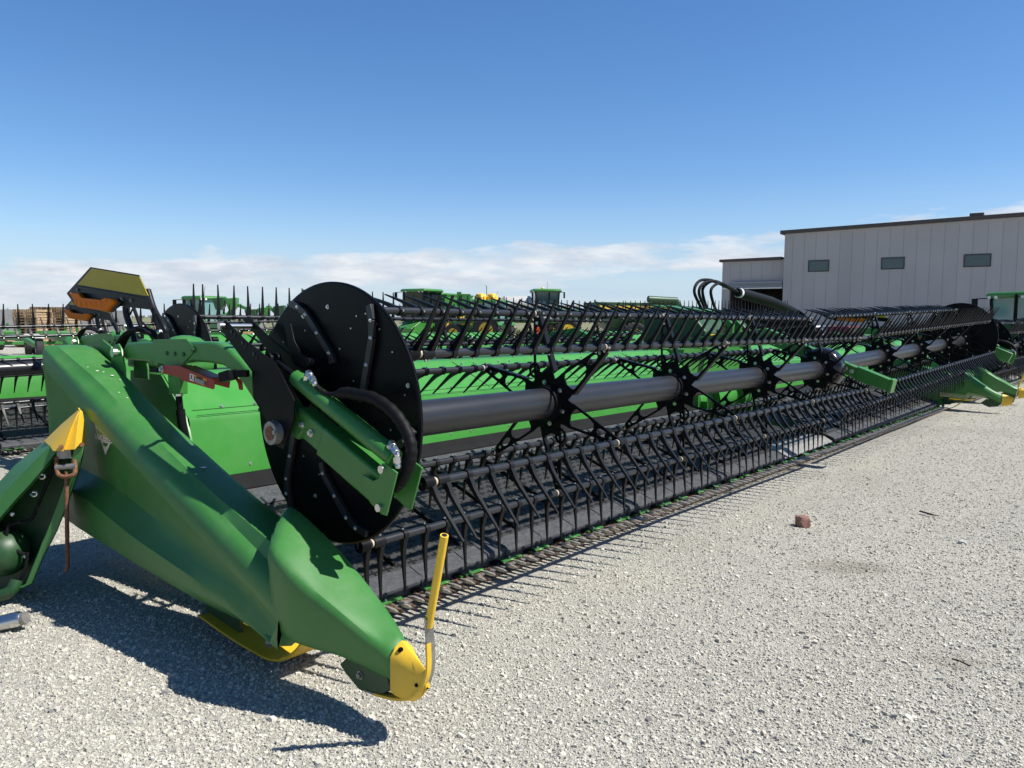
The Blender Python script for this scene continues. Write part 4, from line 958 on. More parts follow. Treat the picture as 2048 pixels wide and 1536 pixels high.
def centre_tower(root):
    F = lambda x: (lambda y, z: (x, y, z))
    pr_ = [(4.75, 1.20), (4.75, 1.52), (4.98, 1.78), (5.60, 1.86), (5.72, 1.66), (5.72, 0.95), (5.1, 0.95)]
    b = MB(); b.prism(pr_, F(9.62), (0.10, 0, 0)); b.prism(pr_, F(11.0), (0.14, 0, 0)); b.prism([(4.80, 1.28), (4.80, 1.50), (5.02, 1.72), (5.56, 1.80), (5.66, 1.62), (5.66, 1.0), (5.1, 1.0)], F(9.72), (1.28, 0, 0)); b.build('centre_frame', GREEND, root, bevel=0.02)  # shade of the frame faces is put into this darker green
    b = MB(); b.prism([(4.99, 1.79), (5.60, 1.87), (5.60, 1.885), (4.99, 1.805)], F(9.66), (1.44, 0, 0)); b.build('frame_cover', GREENP, root, bevel=0.004)
    b = MB(); b.b2((9.75, 4.785, 1.40), (10.05, 4.795, 1.48)); b.build('frame_decal', YELS, root, smooth=False)
    b = MB(); b.prism([(4.78, 1.28), (4.62, 1.40), (4.60, 1.62), (4.70, 1.70), (4.78, 1.64)], F(10.15), (0.06, 0, 0)); b.prism([(4.78, 1.28), (4.62, 1.40), (4.60, 1.62), (4.70, 1.70), (4.78, 1.64)], F(10.4), (0.06, 0, 0)); b.build('frame_bracket', GREEN, root, bevel=0.006)
    b = MB(); b.tube(smooth_path([(9.9, 4.74, 1.22), (9.95, 4.70, 1.45), (10.2, 4.72, 1.6), (10.5, 4.75, 1.75), (10.7, 5.0, 1.84)], 5), 0.02, 8); b.tube(smooth_path([(10.0, 4.74, 1.22), (10.1, 4.70, 1.40), (10.35, 4.72, 1.55), (10.7, 4.75, 1.70), (10.9, 5.0, 1.84)], 5), 0.02, 8); b.build('hydraulic_hose', HOSEM, root)
    b = MB(); b.tube([(11.78, 5.3, 2.130), (12.0, 5.3, 2.11), (13.2, 5.3, 2.01), (14.4, 5.35, 1.86)], [0.065, 0.088, 0.088, 0.08], 14); sl = b.build('hose_sleeve', SLEEVE, root)
    b = MB(); b.tube([(11.84, 5.3, 2.124), (11.90, 5.3, 2.119)], 0.080, 14); b.build('sleeve_label', WHT, sl)
    P = [[(10.75, 5.32, 1.70), (10.52, 5.3, 1.89), (10.33, 5.3, 2.09), (10.46, 5.3, 2.24), (10.78, 5.3, 2.28), (11.2, 5.3, 2.24), (11.85, 5.3, 2.14)], [(10.78, 5.26, 1.70), (10.56, 5.26, 1.89), (10.40, 5.26, 2.08), (10.52, 5.26, 2.21), (10.85, 5.26, 2.26), (11.3, 5.27, 2.20), (11.85, 5.28, 2.12)], [(11.0, 5.34, 1.70), (10.80, 5.34, 1.89), (10.67, 5.34, 2.11), (10.80, 5.34, 2.22), (11.05, 5.34, 2.275), (11.4, 5.33, 2.23), (11.86, 5.32, 2.15)], [(11.05, 5.24, 1.74), (10.86, 5.24, 1.90), (10.74, 5.24, 2.10), (10.86, 5.24, 2.20), (11.1, 5.25, 2.24), (11.45, 5.27, 2.19), (11.86, 5.28, 2.11)]]
    for p in P:
        b = MB(); b.tube(smooth_path(p, 7), 0.022, 10); b.build('hydraulic_hose', HOSEM, root)


def mirror_end(root):
    """far end divider and panel: a mirror image with its own meshes"""
    X2 = 2 * 9.42
    for o in [c for c in list(root.children) if c.name.split('.')[0] in ('end_panel', 'divider_nose', 'nose_cap', 'deflector_strap', 'deflector_rod', 'skid_shoe', 'nose_bracket', 'shoe_bracket')]:
        def mir(o, par):
            me = o.data.copy(); k = X2 - 2 * HB.x
            for v in me.vertices: v.co.x = k - v.co.x
            me.flip_normals()
            c = bpy.data.objects.new(o.name.split('.')[0], me); COL.objects.link(c); c.parent = par
            for md in o.modifiers:
                n = c.modifiers.new(md.name, md.type)
                for at_ in (('levels', 'render_levels') if md.type == 'SUBSURF' else ('width', 'segments', 'limit_method', 'angle_limit')): setattr(n, at_, getattr(md, at_))
            for ch in o.children:
                if ch.name.split('.')[0] != 'dropping': mir(ch, c)
        mir(o, root)


def make_header():
    root = empty('draper_header', HB)
    end_panel(root); mirror_end(root); transport_light(root); reel_arm(root); frame(root)
    for h in (0, 1):
        p0, p1 = AX[h]; b = MB(); b.tube([p0 - Vector((0.03, 0, 0)), p1], 0.098, 36); b.build('reel_tube', TUBE, root)
        A = ax_rot(h).to_euler()
        for hx in HUBS[h]:
            put('reel_spider', SPIDER, root, p0 + (p1 - p0).normalized() * hx - HB, A)
    disc(root, 2.29, 3.10, 1.185, -1); disc(root, 16.76, 3.03, 1.415, 1, True)
    for ang in TD1:
        b = MB(); c, s_ = math.cos(R_(ang)), math.sin(R_(ang)); q = lambda r, w, x: (x, 3.05 + c * r - s_ * w, 1.115 + s_ * r + c * w)
        b.bar(q(.40, -.02, 2.335), q(RB + .01, 0, 2.335), 0.012, 0.07, (1, 0, 0), h2=.05); b.tube([q(RB, 0, 2.325), q(RB, 0, 2.375)], 0.033, 12); b.bolt(q(RB - .09, .0, 2.342), (1, 0, 0), .012, 1)
        b.build('bat_bracket', [BLK, ZINC], root)
    far_arm(root); centre_arm(root)
    return root


proto = make_header()
base = copy_tree(proto)                     # bare copy kept as the source for the other headers
make_reel_bats(proto, TD1); centre_tower(proto)
tag(proto, 'nearest long green draper header with black reel, its yellow nose tip in the foreground', 'header', 'draper headers parked in rows on the gravel')
heads = []
TD2 = {30: 20, 92: 92, 150: 140, 210: 235, 270: 270, 330: 290}
TD3 = {45: 60, 105: 100, 165: 190, 225: 240, 285: 280, 345: 300}
OFFS = [(Vector((1.10, 3.70, 0)), TD2, 'green draper header directly behind the nearest one, its black disc and smaller amber light showing'),
        (Vector((-9.2, 7.15, 0)), TD3, 'third green draper header back, its green sheet and bats showing at the left edge'),
        (Vector((16.9, 0.0, 0)), TD1, 'green draper header continuing the front row at the right edge, beyond the nearest one')]
for i, (off, td, lab) in enumerate(OFFS):
    r = base if i == len(OFFS) - 1 else copy_tree(base)
    r.location = HB + off; r.scale = ((1, .96, .97), (1, 1, .85), (1, 1, 1))[i]; tag(r, lab, 'header', 'draper headers parked in rows on the gravel')
    make_reel_bats(r, td); heads.append(r)
    if i == 0:                                  # back sheet raised, end panel and light shifted to fit the image
        for c in r.children:
            nm = c.name.split('.')[0]
            if nm in ('back_sheet', 'main_frame'): c.location.z += 0.20
            if nm in ('end_panel', 'divider_nose', 'nose_cap', 'inner_wall') and c.bound_box[0][0] < 5: c.location.x += 0.30
            if nm in ('marker_plate', 'lamp_post', 'lamp_cable'): c.location.x += 0.14; c.location.z -= 0.04

# folded divider of the neighbouring header at the left edge
ORG = Vector((1.65, 4.9, 0))
fd = empty('folded_divider', ORG)
tag(fd, 'folded green divider at the left edge, yellow tip up, rusty rod hanging from it', 'divider')


def dp(px, py, d):
    v = ray(px, py); return EYE + v * (d / v.dot(CF))


def fsec(row, d0, dth):
    pass


Lp = [(-60, 1010), (0, 962), (40, 925), (90, 882), (108, 902)]
b = MB(); cols = [[dp(90, 882, 4.52), dp(150, 905, 4.42), dp(172, 890, 4.52)], [dp(40, 925, 4.50), dp(125, 975, 4.36), dp(150, 960, 4.52)], [dp(-8, 968, 4.48), dp(108, 1040, 4.31), dp(128, 1040, 4.50)], [dp(-70, 1030, 4.46), dp(75, 1110, 4.28), dp(100, 1095, 4.50)], [dp(-130, 1110, 4.44), dp(40, 1180, 4.26), dp(62, 1178, 4.48)], [dp(-150, 1190, 4.44), dp(0, 1235, 4.26), dp(20, 1235, 4.48)]]
# outer shell: rounded green sheet on the left, open channel on the right
outer = [(90, 882), (60, 905), (30, 930), (0, 962), (-40, 1000), (-90, 1060)]
ridge = [(112, 903), (88, 935), (60, 968), (30, 1000), (-4, 1040), (-50, 1105)]
secs = []
for (a, c) in zip(outer, ridge):
    A = dp(a[0], a[1], 4.62); B_ = dp(lerp(a[0], c[0], .45), lerp(a[1], c[1], .45), 4.40); C_ = dp(c[0], c[1], 4.38); D_ = dp(c[0] + 4, c[1] + 4, 4.42); E_ = dp(c[0], c[1], 4.64)
    secs.append([A, B_, C_, D_, E_])
b = MB(); b.loft(secs); b.build('outer_shell', GREENP, fd, ang=40)
# channel: recessed web and its right-hand flange
web = [(112, 903), (88, 935), (60, 968), (30, 1000), (-4, 1040), (-50, 1105), (-60, 1250), (-10, 1225), (30, 1195), (52, 1165), (72, 1115), (95, 1060), (118, 1000), (140, 940), (150, 900)]
b = MB(); b.prism([(p[0], p[1]) for p in web], lambda x, y: dp(x, y, 4.60), dp(0, 0, 4.62) - dp(0, 0, 4.60)); b.build('divider_web', GREEND, fd, smooth=False)  # darker green paints in the shade within the channel
fl = [(152, 895), (143, 940), (120, 1005), (98, 1062), (76, 1116), (55, 1168), (34, 1178)]
secs = []
for (x, y) in fl:
    secs.append([dp(x - 4, y, 4.40), dp(x + 16 if y < 1100 else x + 10, y - 2, 4.40), dp(x + 18 if y < 1100 else x + 12, y - 2, 4.66), dp(x - 2, y, 4.66)])
b = MB(); b.loft(secs); b.build('divider_flange', GREENP, fd, bevel=0.004)
b = MB(); b.ball(dp(5, 1105, 4.5), 0.17, 0, 16, (1, 1, 0.9)); b.build('inner_boss', GREEND, fd, sub=1, ang=80)  # boss coloured dark to imitate the shade inside the divider
b = MB(); b.tube(smooth_path([dp(118, 915, 4.45), dp(95, 965, 4.46), dp(80, 1000, 4.47), dp(60, 1040, 4.46), dp(20, 1050, 4.45), dp(14, 1085, 4.44), dp(40, 1105, 4.44), dp(55, 1110, 4.44)], 5), 0.011, 8); b.tube(smooth_path([dp(55, 1105, 4.43), dp(50, 1140, 4.43), dp(35, 1170, 4.43)], 4), 0.009, 8); b.build('hose', HOSEM, fd)
b = MB()
for (x, y) in ((85, 953), (69, 988)): b.tube(smooth_path([dp(x - 8, y, 4.42), dp(x - 3, y + 4, 4.42), dp(x + 4, y + 2, 4.42), dp(x + 3, y - 4, 4.42), dp(x - 4, y - 4, 4.42)], 4), 0.006, 6)
for (x, y) in ((24, 1028), (51, 1112), (34, 1165)): b.ball(dp(x, y, 4.44), 0.014, 0, 8)
b.build('hose_clip', ZINC, fd)
b = MB(); b.tube(smooth_path([dp(-30, 1190, 4.44), dp(0, 1192, 4.40), dp(24, 1180, 4.40), dp(34, 1160, 4.42)], 5), 0.035, 12); b.build('pivot_foot', GREEND, fd)  # foot gets the same painted inner shade
# yellow tip
T0 = [dp(160, 815, 4.46)]
rim = [(88, 882, 4.56), (100, 893, 4.40), (106, 902, 4.36), (126, 903, 4.33), (129, 900, 4.36), (150, 899, 4.34), (155, 893, 4.38), (173, 891, 4.48), (172, 880, 4.62), (110, 880, 4.66)]
mid_ = [(122, 849, 4.53), (128, 852, 4.45), (132, 856, 4.41), (142, 857, 4.38), (144, 856, 4.40), (155, 856, 4.39), (160, 853, 4.42), (170, 850, 4.47), (168, 846, 4.55), (140, 848, 4.57)]
top_ = [(150, 825, 4.50), (152, 824, 4.46), (154, 824, 4.445), (157, 824, 4.43), (158, 824, 4.435), (160, 824, 4.43), (162, 823, 4.44), (165, 823, 4.46), (164, 822, 4.50), (156, 822, 4.51)]
tip_ = [(157.5 + 2 * math.cos(k * .63), 816, 4.465 + .012 * math.sin(k * .63)) for k in range(10)]
b = MB(); b.loft([[dp(*p) for p in s_] for s_ in (rim, mid_, top_, tip_)]); b.build('yellow_tip', YELP, fd, ang=30, bevel=0.003)
b = MB()
for (x, y, d) in ((122, 894, 4.335), (164, 889, 4.395)): b.tube([dp(x, y, d + .02), dp(x, y, d - .006)], 0.013, 10)
b.build('tip_rivet', RUST, fd)
b = MB(); b.tube([dp(133, 942, 4.38), dp(134, 1050, 4.38), dp(135.5, 1135, 4.38), dp(131, 1143, 4.38)], 0.0115, 12); b.build('rusty_rod', RUST, fd)
b = MB(); b.tube(smooth_path([dp(113, 915, 4.40), dp(115, 945, 4.37), dp(125, 953, 4.36), dp(140, 952, 4.36), dp(150, 945, 4.37), dp(149, 920, 4.40)], 5), 0.012, 8); b.tube([dp(112, 935, 4.38), dp(152, 932, 4.38)], 0.016, 8, 1); b.bar(dp(118, 905, 4.42), dp(146, 903, 4.42), 0.05, 0.07, (0, 0, 1), 1); b.build('rod_shackle', [RUST, GREYM], fd)
# silver drawbar end poking into the frame
ORG = Vector((1.2, 4.35, 0)); db = empty('drawbar_end', ORG)
tag(db, 'bright metal bar end just above the gravel at the left edge, below the folded divider', 'metal bar')
b = MB(); b.tube([dp(-60, 1262, 4.05), dp(38, 1238, 4.05), dp(44, 1237, 4.05)], [0.042, 0.042, 0.034], 16); b.build('bar_tube', STEEL, db)
b = MB(); b.tube([dp(44, 1238, 4.05), dp(52, 1235, 4.05)], 0.033, 14); b.build('bar_collar', GREYM, db); b = MB(); b.bar(dp(-20, 1262, 4.08), dp(14, 1258, 4.08), 0.03, 0.06); b.build('bar_bracket', GREYM, db)
ORG = Vector((0, 0, 0))

# ------------------------------------------------------------------ buildings and machines beyond the headers
def bsheet_mat():
    m = bpy.data.materials.new('grey_metal_siding'); m.use_nodes = True; nt = m.node_tree; L = nt.links; b = nt.nodes['Principled BSDF']
    tc = N(nt, 'ShaderNodeTexCoord'); n = N(nt, 'ShaderNodeTexNoise', i_Scale=0.25, i_Detail=4.0); L.new(tc.outputs['Object'], n.inputs['Vector'])
    r = ramp(nt, [(0.35, (0.36, 0.352, 0.36)), (0.7, (0.40, 0.392, 0.40))]); L.new(n.outputs[0], r.inputs[0]); sp = N(nt, 'ShaderNodeSeparateXYZ'); L.new(tc.outputs['Object'], sp.inputs[0])
    wn = N(nt, 'ShaderNodeTexWhiteNoise'); wn.noise_dimensions = '1D'; L.new(mathn(nt, 'FLOOR', mathn(nt, 'DIVIDE', mathn(nt, 'SUBTRACT', sp.outputs[0], 0.76), 1.035)), wn.inputs['W'])
    pr = ramp(nt, [(0.0, (0.955, 0.955, 0.96)), (1.0, (1.03, 1.03, 1.03))]); L.new(wn.outputs['Value'], pr.inputs[0])
    L.new(mixc(nt, 1.0, r.outputs[0], pr.outputs[0], 'MULTIPLY'), b.inputs['Base Color']); b.inputs['Roughness'].default_value = 0.6
    return m


SIDING = bsheet_mat(); TRIM = mat('brown_metal_trim', (0.060, 0.050, 0.048), 0.5); SEAM = mat('siding_seam', (0.27, 0.265, 0.275), 0.7)
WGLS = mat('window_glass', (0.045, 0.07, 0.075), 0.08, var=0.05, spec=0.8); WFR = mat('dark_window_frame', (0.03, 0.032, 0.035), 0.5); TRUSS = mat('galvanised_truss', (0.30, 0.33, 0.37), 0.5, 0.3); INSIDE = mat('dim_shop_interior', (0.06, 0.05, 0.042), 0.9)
K = 1.44
corner = EYE + (ray(1570, 467) / ray(1570, 467).dot(CF)) * (50 * K)
bl = empty('metal_building', (corner.x, corner.y, 0), math.atan2(-0.996, 0.088))
tag(bl, 'tall grey metal-sided building at the right with brown roof edge and three windows', 'building')
# local +X runs along the visible wall, +Y is away from the viewer behind it
h0 = 1.65 + (corner.z - 1.65); sl = 0.0177


def roofz(u): return h0 + sl * u


LEN_W = 34.0; DEP = 26.0
b = MB(); b.add([(0, 0, 0), (LEN_W, 0, 0), (LEN_W, DEP, 0), (0, DEP, 0), (0, 0, roofz(0)), (LEN_W, 0, roofz(LEN_W)), (LEN_W, DEP, roofz(LEN_W)), (0, DEP, roofz(0))], [(0, 1, 5, 4), (1, 2, 6, 5), (2, 3, 7, 6), (3, 0, 4, 7), (4, 5, 6, 7)])
b.build('wall', SIDING, bl, smooth=False)
b = MB(); u = 0.76
while u < LEN_W: b.b2((u - .012, -0.012, 0), (u + .012, -0.002, roofz(u) - 0.3)); u += 1.035
b.build('panel_seam', SEAM, bl, smooth=False)
b = MB(); b.add([(-0.35, -0.35, roofz(0) - 0.06), (LEN_W, -0.35, roofz(LEN_W) - 0.06), (LEN_W, DEP, roofz(LEN_W) - 0.06), (-0.35, DEP, roofz(0) - 0.06), (-0.35, -0.35, roofz(0) + 0.26), (LEN_W, -0.35, roofz(LEN_W) + 0.26), (LEN_W, DEP, roofz(LEN_W) + 0.26), (-0.35, DEP, roofz(0) + 0.26)], [(0, 1, 5, 4), (1, 2, 6, 5), (2, 3, 7, 6), (3, 0, 4, 7), (4, 5, 6, 7), (3, 2, 1, 0)]); rf = b.build('roof', TRIM, bl, smooth=False)
b = MB(); b.b2((14.9, -0.2, roofz(15) + .26), (15.9, 0.5, roofz(15) + .52)); b.build('roof_cap', TRIM, rf, smooth=False)
for (u0, u1, z0, z1) in ((1.544, 2.82, 4.90, 5.63), (5.82, 7.11, 4.925, 5.64), (10.17, 11.53, 4.93, 5.66)):
    u0 *= K; u1 *= K; z0 = 1.65 + (z0 - 1.65) * K; z1 = 1.65 + (z1 - 1.65) * K
    b = MB()
    for q in ((u0, z0, u1, z0 + .09), (u0, z1 - .09, u1, z1), (u0, z0 + .09, u0 + .09, z1 - .09), (u1 - .09, z0 + .09, u1, z1 - .09)): b.b2((q[0], -0.06, q[1]), (q[2], 0.02, q[3]))
    w = b.build('window', WFR, bl, smooth=False); b = MB(); b.b2((u0 + .09, -0.03, z0 + .09), (u1 - .09, -0.015, z1 - .09)); b.build('pane', WGLS, w, smooth=False)
lb = empty('low_shop_building', (corner.x, corner.y, 0), math.atan2(-0.996, 0.088)); tag(lb, 'lower grey shop wing with an open overhead door, left of the tall metal building', 'building')
zt0 = 1.65 + (5.77 - 1.65) * K; zt1 = 1.65 + (5.815 - 1.65) * K; ul = -4.26 * K; dl = -3.70 * K; dz = 1.65 + (3.98 - 1.65) * K; YB = 0.6
def seg(x0, x1, z0, z1a, z1b, y0=YB, y1=YB + 0.3):
    return [(x0, y0, z0), (x1, y0, z0), (x1, y1, z0), (x0, y1, z0), (x0, y0, z1a), (x1, y0, z1b), (x1, y1, z1b), (x0, y1, z1a)], [(0, 1, 5, 4), (1, 2, 6, 5), (2, 3, 7, 6), (3, 0, 4, 7), (4, 5, 6, 7), (3, 2, 1, 0)]
zz = lambda u: lerp(zt0, zt1, (u - ul) / (0 - ul))
b = MB(); b.add(*seg(ul, dl, 0, zz(ul), zz(dl))); b.add(*seg(dl, -0.01, dz, zz(dl), zz(0)))
b.build('wall', SIDING, lb, smooth=False)
b = MB(); b.b2((ul, YB + .3, 0), (ul + .2, 22, zt0)); b.b2((ul + .2, 21.8, 0), (-.01, 22, zt0)); b.build('side_wall', SIDING, lb, smooth=False)
b = MB(); u = ul + 0.8
while u < -0.2:
    b.b2((u - .012, YB - .012, dz if u > dl else 0), (u + .012, YB - .002, zz(u) - .15)); u += 1.035
b.build('panel_seam', SEAM, lb, smooth=False)
b = MB(); b.add(*seg(ul - .25, -0.37, zt0 - .02, zt0 + .22, zt1 + .22, YB - .3, 22)); b.build('roof', TRIM, lb, smooth=False)
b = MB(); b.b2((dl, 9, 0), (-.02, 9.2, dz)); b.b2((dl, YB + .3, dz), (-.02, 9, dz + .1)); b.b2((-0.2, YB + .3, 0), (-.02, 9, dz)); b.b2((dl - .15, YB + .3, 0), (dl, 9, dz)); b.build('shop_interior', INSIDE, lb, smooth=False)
b = MB(); t0, t1 = dz + .10, 1.65 + (4.32 - 1.65) * K; x0, x1 = dl + .2, -0.15
for z in (t0, t1): b.bar((x0, YB - .35, z), (x1, YB - .35, z), 0.09, 0.10)
nb = 6
for i in range(nb):
    xa, xb = lerp(x0, x1, i / nb), lerp(x0, x1, (i + 1) / nb); b.bar((xa, YB - .35, t0), ((xa + xb) / 2, YB - .35, t1), 0.05, 0.06); b.bar(((xa + xb) / 2, YB - .35, t1), (xb, YB - .35, t0), 0.05, 0.06); b.bar((xa, YB - .35, t0), (xa, YB - .35, t1), 0.05, 0.05)
b.b2((x0, YB - .2, t0), (x1, YB - .01, t1), 1); b.build('door_truss', [TRUSS, SIDING], lb, smooth=False)
b = MB(); b.b2((dl - .6, YB - .5, dz - .13), (-.1, YB - .05, dz - .02)); b.ball((-.2, YB - .55, dz - .05), .09); b.build('folded_door', WHT, lb, smooth=False)

# precast concrete wall at the left
def wall_run(pa, da, pb, db_, h, lab):
    A = at(pa, da); B_ = at(pb, db_); L = (B_ - A).length; w = empty('concrete_wall', A, math.atan2((B_ - A).y, (B_ - A).x)); tag(w, lab, 'wall')
    n = max(1, int(L / 1.2))
    for i in range(n):
        m_ = MB(); m_.b2((i * L / n + .012, -.1, 0), ((i + 1) * L / n - .012, .1, h)); m_.build('wall_panel', CONC, w, smooth=False)
        m_ = MB(); m_.b2((i * L / n + .25, -.04, h), (i * L / n + .37, .04, h + .07)); m_.build('lifting_lug', CONC, w, smooth=False)


wall_run(-120, 47, 262, 47, 2.0, 'pale grey precast concrete wall behind the pallets at the far left')
wall_run(484, 52, 530, 52, 1.75, 'short pale concrete wall piece behind the machines, right of the green tractor')

# stacks of pallets
def pallet_mesh():
    b = MB()
    for y in (-.55, 0, .55): b.b2((-.6, y - .045, .022), (.6, y + .045, .115))
    for x in (-.54, -.36, -.18, 0, .18, .36, .54): b.b2((x - .05, -.6, .115), (x + .05, .6, .137))
    for x in (-.54, 0, .54): b.b2((x - .05, -.6, 0), (x + .05, .6, .022))
    return b.mesh('pallet', [WOOD], smooth=False)


PAL = pallet_mesh(); PAL2 = PAL.copy(); PAL2.materials[0] = WOODD; random.seed(6)
for (px, d, n, lab, rz) in ((64, 40, 14, 'wooden pallet in the left stack in front of the concrete wall', .75), (98, 41, 15, 'wooden pallet in the middle stack before the concrete wall', .62), (124, 41, 15, 'wooden pallet in the right stack, partly behind the amber light', .62), (212, 41, 3, 'wooden pallet in the low pile right of the amber light', .6), (12, 43, 3, 'wooden pallet in the low pile at the far left', .6)):
    P = at(px, d)
    for i in range(n):
        me = PAL if random.random() < .65 else PAL2
        o = bpy.data.objects.new('pallet', me); COL.objects.link(o); o.location = (P.x + random.uniform(-.03, .03), P.y + random.uniform(-.03, .03), i * 0.140); o.rotation_euler = (0, 0, rz + random.uniform(-.03, .03)); tag(o, lab, 'pallet', 'wooden pallets stacked by the wall')


def wheel(parent, c, r, w, rim_m, rr=0.55, lug=False, ax=(0, 1, 0)):
    """tyre with a rim as its part; axle along local Y"""
    c = Vector(c); b = MB(); n = 28
    prof = [(-w * .36, r * rr), (-w * .5, r * .72), (-w * .5, r * .90), (-w * .38, r), (w * .38, r), (w * .5, r * .90), (w * .5, r * .72), (w * .36, r * rr)]
    secs = [[c + Vector((q * math.cos(2 * PI * k / n), y, q * math.sin(2 * PI * k / n))) for y, q in prof] for k in range(n)]
    b.loft(secs + [secs[0]], cap=False)
    if lug:
        for k in range(22):
            a = 2 * PI * k / 22
            for sg in (-1, 1):
                a2 = a + (PI / 22 if sg > 0 else 0); p = c + Vector((math.cos(a2) * r, sg * w * .06, math.sin(a2) * r)); q = c + Vector((math.cos(a2 + .16) * r, sg * w * .46, math.sin(a2 + .16) * r)); b.bar(p, q, r * .06, r * .07, (math.cos(a2), 0, math.sin(a2)))
    t = b.build('tyre', TYRE, parent)
    b = MB()
    for s_ in (-1, 1):
        b.tube([c + Vector((0, s_ * w * .30, 0)), c + Vector((0, s_ * w * .40, 0))], r * (rr + .03), 24); b.tube([c + Vector((0, s_ * w * .40, 0)), c + Vector((0, s_ * w * .46, 0))], r * .22, 12)
        for k in range(6): b.bolt(c + Vector((r * .32 * math.cos(k), s_ * w * .41, r * .32 * math.sin(k))), (0, s_, 0), r * .035)
    b.build('rim', rim_m, t)


def cab(root, x, y, z, l, w, h, glass=GLASS, roofm=GREEN, post=BLK, name='cab'):
    """glazed cab: corner posts, panes, roof slab with lights"""
    b = MB(); t = .06; tp = .92
    def cn(sx, sy, k): return Vector((x + sx * l / 2 * (tp if k == 0 else 1), y + sy * w / 2 * (tp if k == 0 else 1), z + k * h))
    for sx in (-1, 1):
        for sy in (-1, 1): b.bar(cn(sx, sy, 0), cn(sx, sy, 1), t * 1.4, t * 1.4, (1, 0, 0))
    for sy in (-1, 1): b.bar(cn(.15, sy, 0), cn(.15, sy, 1), t * 1.3, t * 1.3, (1, 0, 0)); b.bar(cn(-1, sy, 0), cn(1, sy, 0), t * 1.5, t * 1.8)
    for sx in (-1, 1): b.bar(cn(sx, -1, 0), cn(sx, 1, 0), t * 1.5, t * 1.8)
    b.b2((x - .25, y - .28, z + .1), (x + .25, y + .28, z + .55)); b.b2((x - .32, y - .26, z + .5), (x - .18, y + .26, z + 1.15)); b.tube([(x + .55, y - .05, z), (x + .42, y, z + .75)], .04, 8); b.tube([Vector((x + .42, y, z + .78)) + Vector((.07 * math.sin(k * PI / 8), .2 * math.cos(k * PI / 8), .19 * math.sin(k * PI / 8))) for k in range(17)], .018, 6)
    cb = b.build(name, post, root)
    g = MB()
    for sy in (-1, 1): g.add([cn(-1, sy * .985, 0), cn(1, sy * .985, 0), cn(1, sy * .985, 1), cn(-1, sy * .985, 1)], [(0, 1, 2, 3)])
    for sx in (-1, 1): g.add([cn(sx * .985, -1, 0), cn(sx * .985, 1, 0), cn(sx * .985, 1, 1), cn(sx * .985, -1, 1)], [(0, 1, 2, 3)])
    go = g.build('cab_glass', glass, cb, smooth=False)
    b = MB(); rx, ry = l * .60, w * .58
    b.loft([[(x - rx * s_, y - ry * s_, zz), (x + rx * s_, y - ry * s_, zz), (x + rx * s_, y + ry * s_, zz), (x - rx * s_, y + ry * s_, zz)] for s_, zz in ((.93, z + h), (1, z + h + .06), (1, z + h + .14), (.9, z + h + .22))])
    rf = b.build('cab_roof', roofm, cb, bevel=.03)
    b = MB()
    for sy in (-.85, -.55, .55, .85):
        for sx in (-1, 1): b.tube([(x + sx * rx * .93, y + sy * ry, z + h + .03), (x + sx * (rx * .93 + .06), y + sy * ry, z + h + .03)], .065, 10)
    b.build('cab_lamp', WHT, rf)
    b = MB()
    for sy in (-1, 1):
        b.tube([cn(1, sy, 1), cn(1, sy, 1) + Vector((.25, sy * .45, -.02))], .02, 6); b.box(cn(1, sy, 1) + Vector((.26, sy * .47, -.22)), (.08, .2, .42))
    b.build('mirror', BLK, cb)
    return cb


def tractor(px, d, rz, lab, sc=1.0, hood=True):
    P = at(px, d); r = empty('tractor', P, rz); r.scale = (sc,) * 3; tag(r, lab, 'tractor', None)
    cab(r, -.5, 0, 1.35, 1.5, 1.6, 1.35)
    b = MB(); b.loft([[(x, y * ww, z) for y, z in ((-.40, z0), (-.42, z1 - .12), (-.28, z1), (.28, z1), (.42, z1 - .12), (.40, z0))] for x, ww, z0, z1 in ((.30, 1, .85, 1.78), (1.4, .95, .85, 1.70), (2.2, .85, .85, 1.55), (2.45, .72, .9, 1.35))]); hd = b.build('hood', GREEN, r, bevel=.03)
    b = MB(); b.b2((.4, -.425, 1.30), (2.1, -.405, 1.40)); b.b2((.4, .405, 1.30), (2.1, .425, 1.40)); b.build('hood_stripe', YELS, hd, smooth=False)
    b = MB(); b.b2((-1.4, -.35, .55), (2.3, .35, 1.0)); b.b2((-1.3, -.9, 1.05), (.15, .9, 1.36)); b.build('chassis', GREEND, r, bevel=.03)
    b = MB(); b.tube([(.75, .55, 1.6), (.75, .55, 2.7), (.8, .58, 2.8)], .06, 10); b.build('exhaust', BLK, r)
    for y in (-.85, .85): wheel(r, (-.75, y, .95), .95, .50, RIMY, .52, True); wheel(r, (1.75, y * .98, .70), .70, .42, RIMY, .52, True)
    b = MB()
    for s_ in (-1, 1): b.loft([[(-.75 + 1.05 * math.cos(a), s_ * .60, .95 + 1.05 * math.sin(a)), (-.75 + 1.05 * math.cos(a), s_ * 1.10, .95 + 1.05 * math.sin(a)), (-.75 + 1.0 * math.cos(a), s_ * 1.10, .95 + 1.0 * math.sin(a)), (-.75 + 1.0 * math.cos(a), s_ * .60, .95 + 1.0 * math.sin(a))] for a in [R_(20 + 14 * k) for k in range(11)]])
    b.build('fender', GREEN, r)
    b = MB(); b.tube([(-.9, .3, 2.9), (-1.35, .55, 3.45)], .012, 6); b.build('antenna', GREYM, r)
    return r


VR = math.atan2(CR.y, CR.x)        # heading of the photo's left-to-right direction
tractor(400, 44, VR + 2.55, 'green cabbed tractor with pale windows, seen over the second black end disc', 0.97)
tractor(2030, 27, VR + PI + .35, 'green tractor cab with white roof lamps at the right edge before the grey building', 0.96)
tractor(968, 50, VR + PI - .5, 'low green tractor with a glazed cab, left of the machine with yellow tanks')


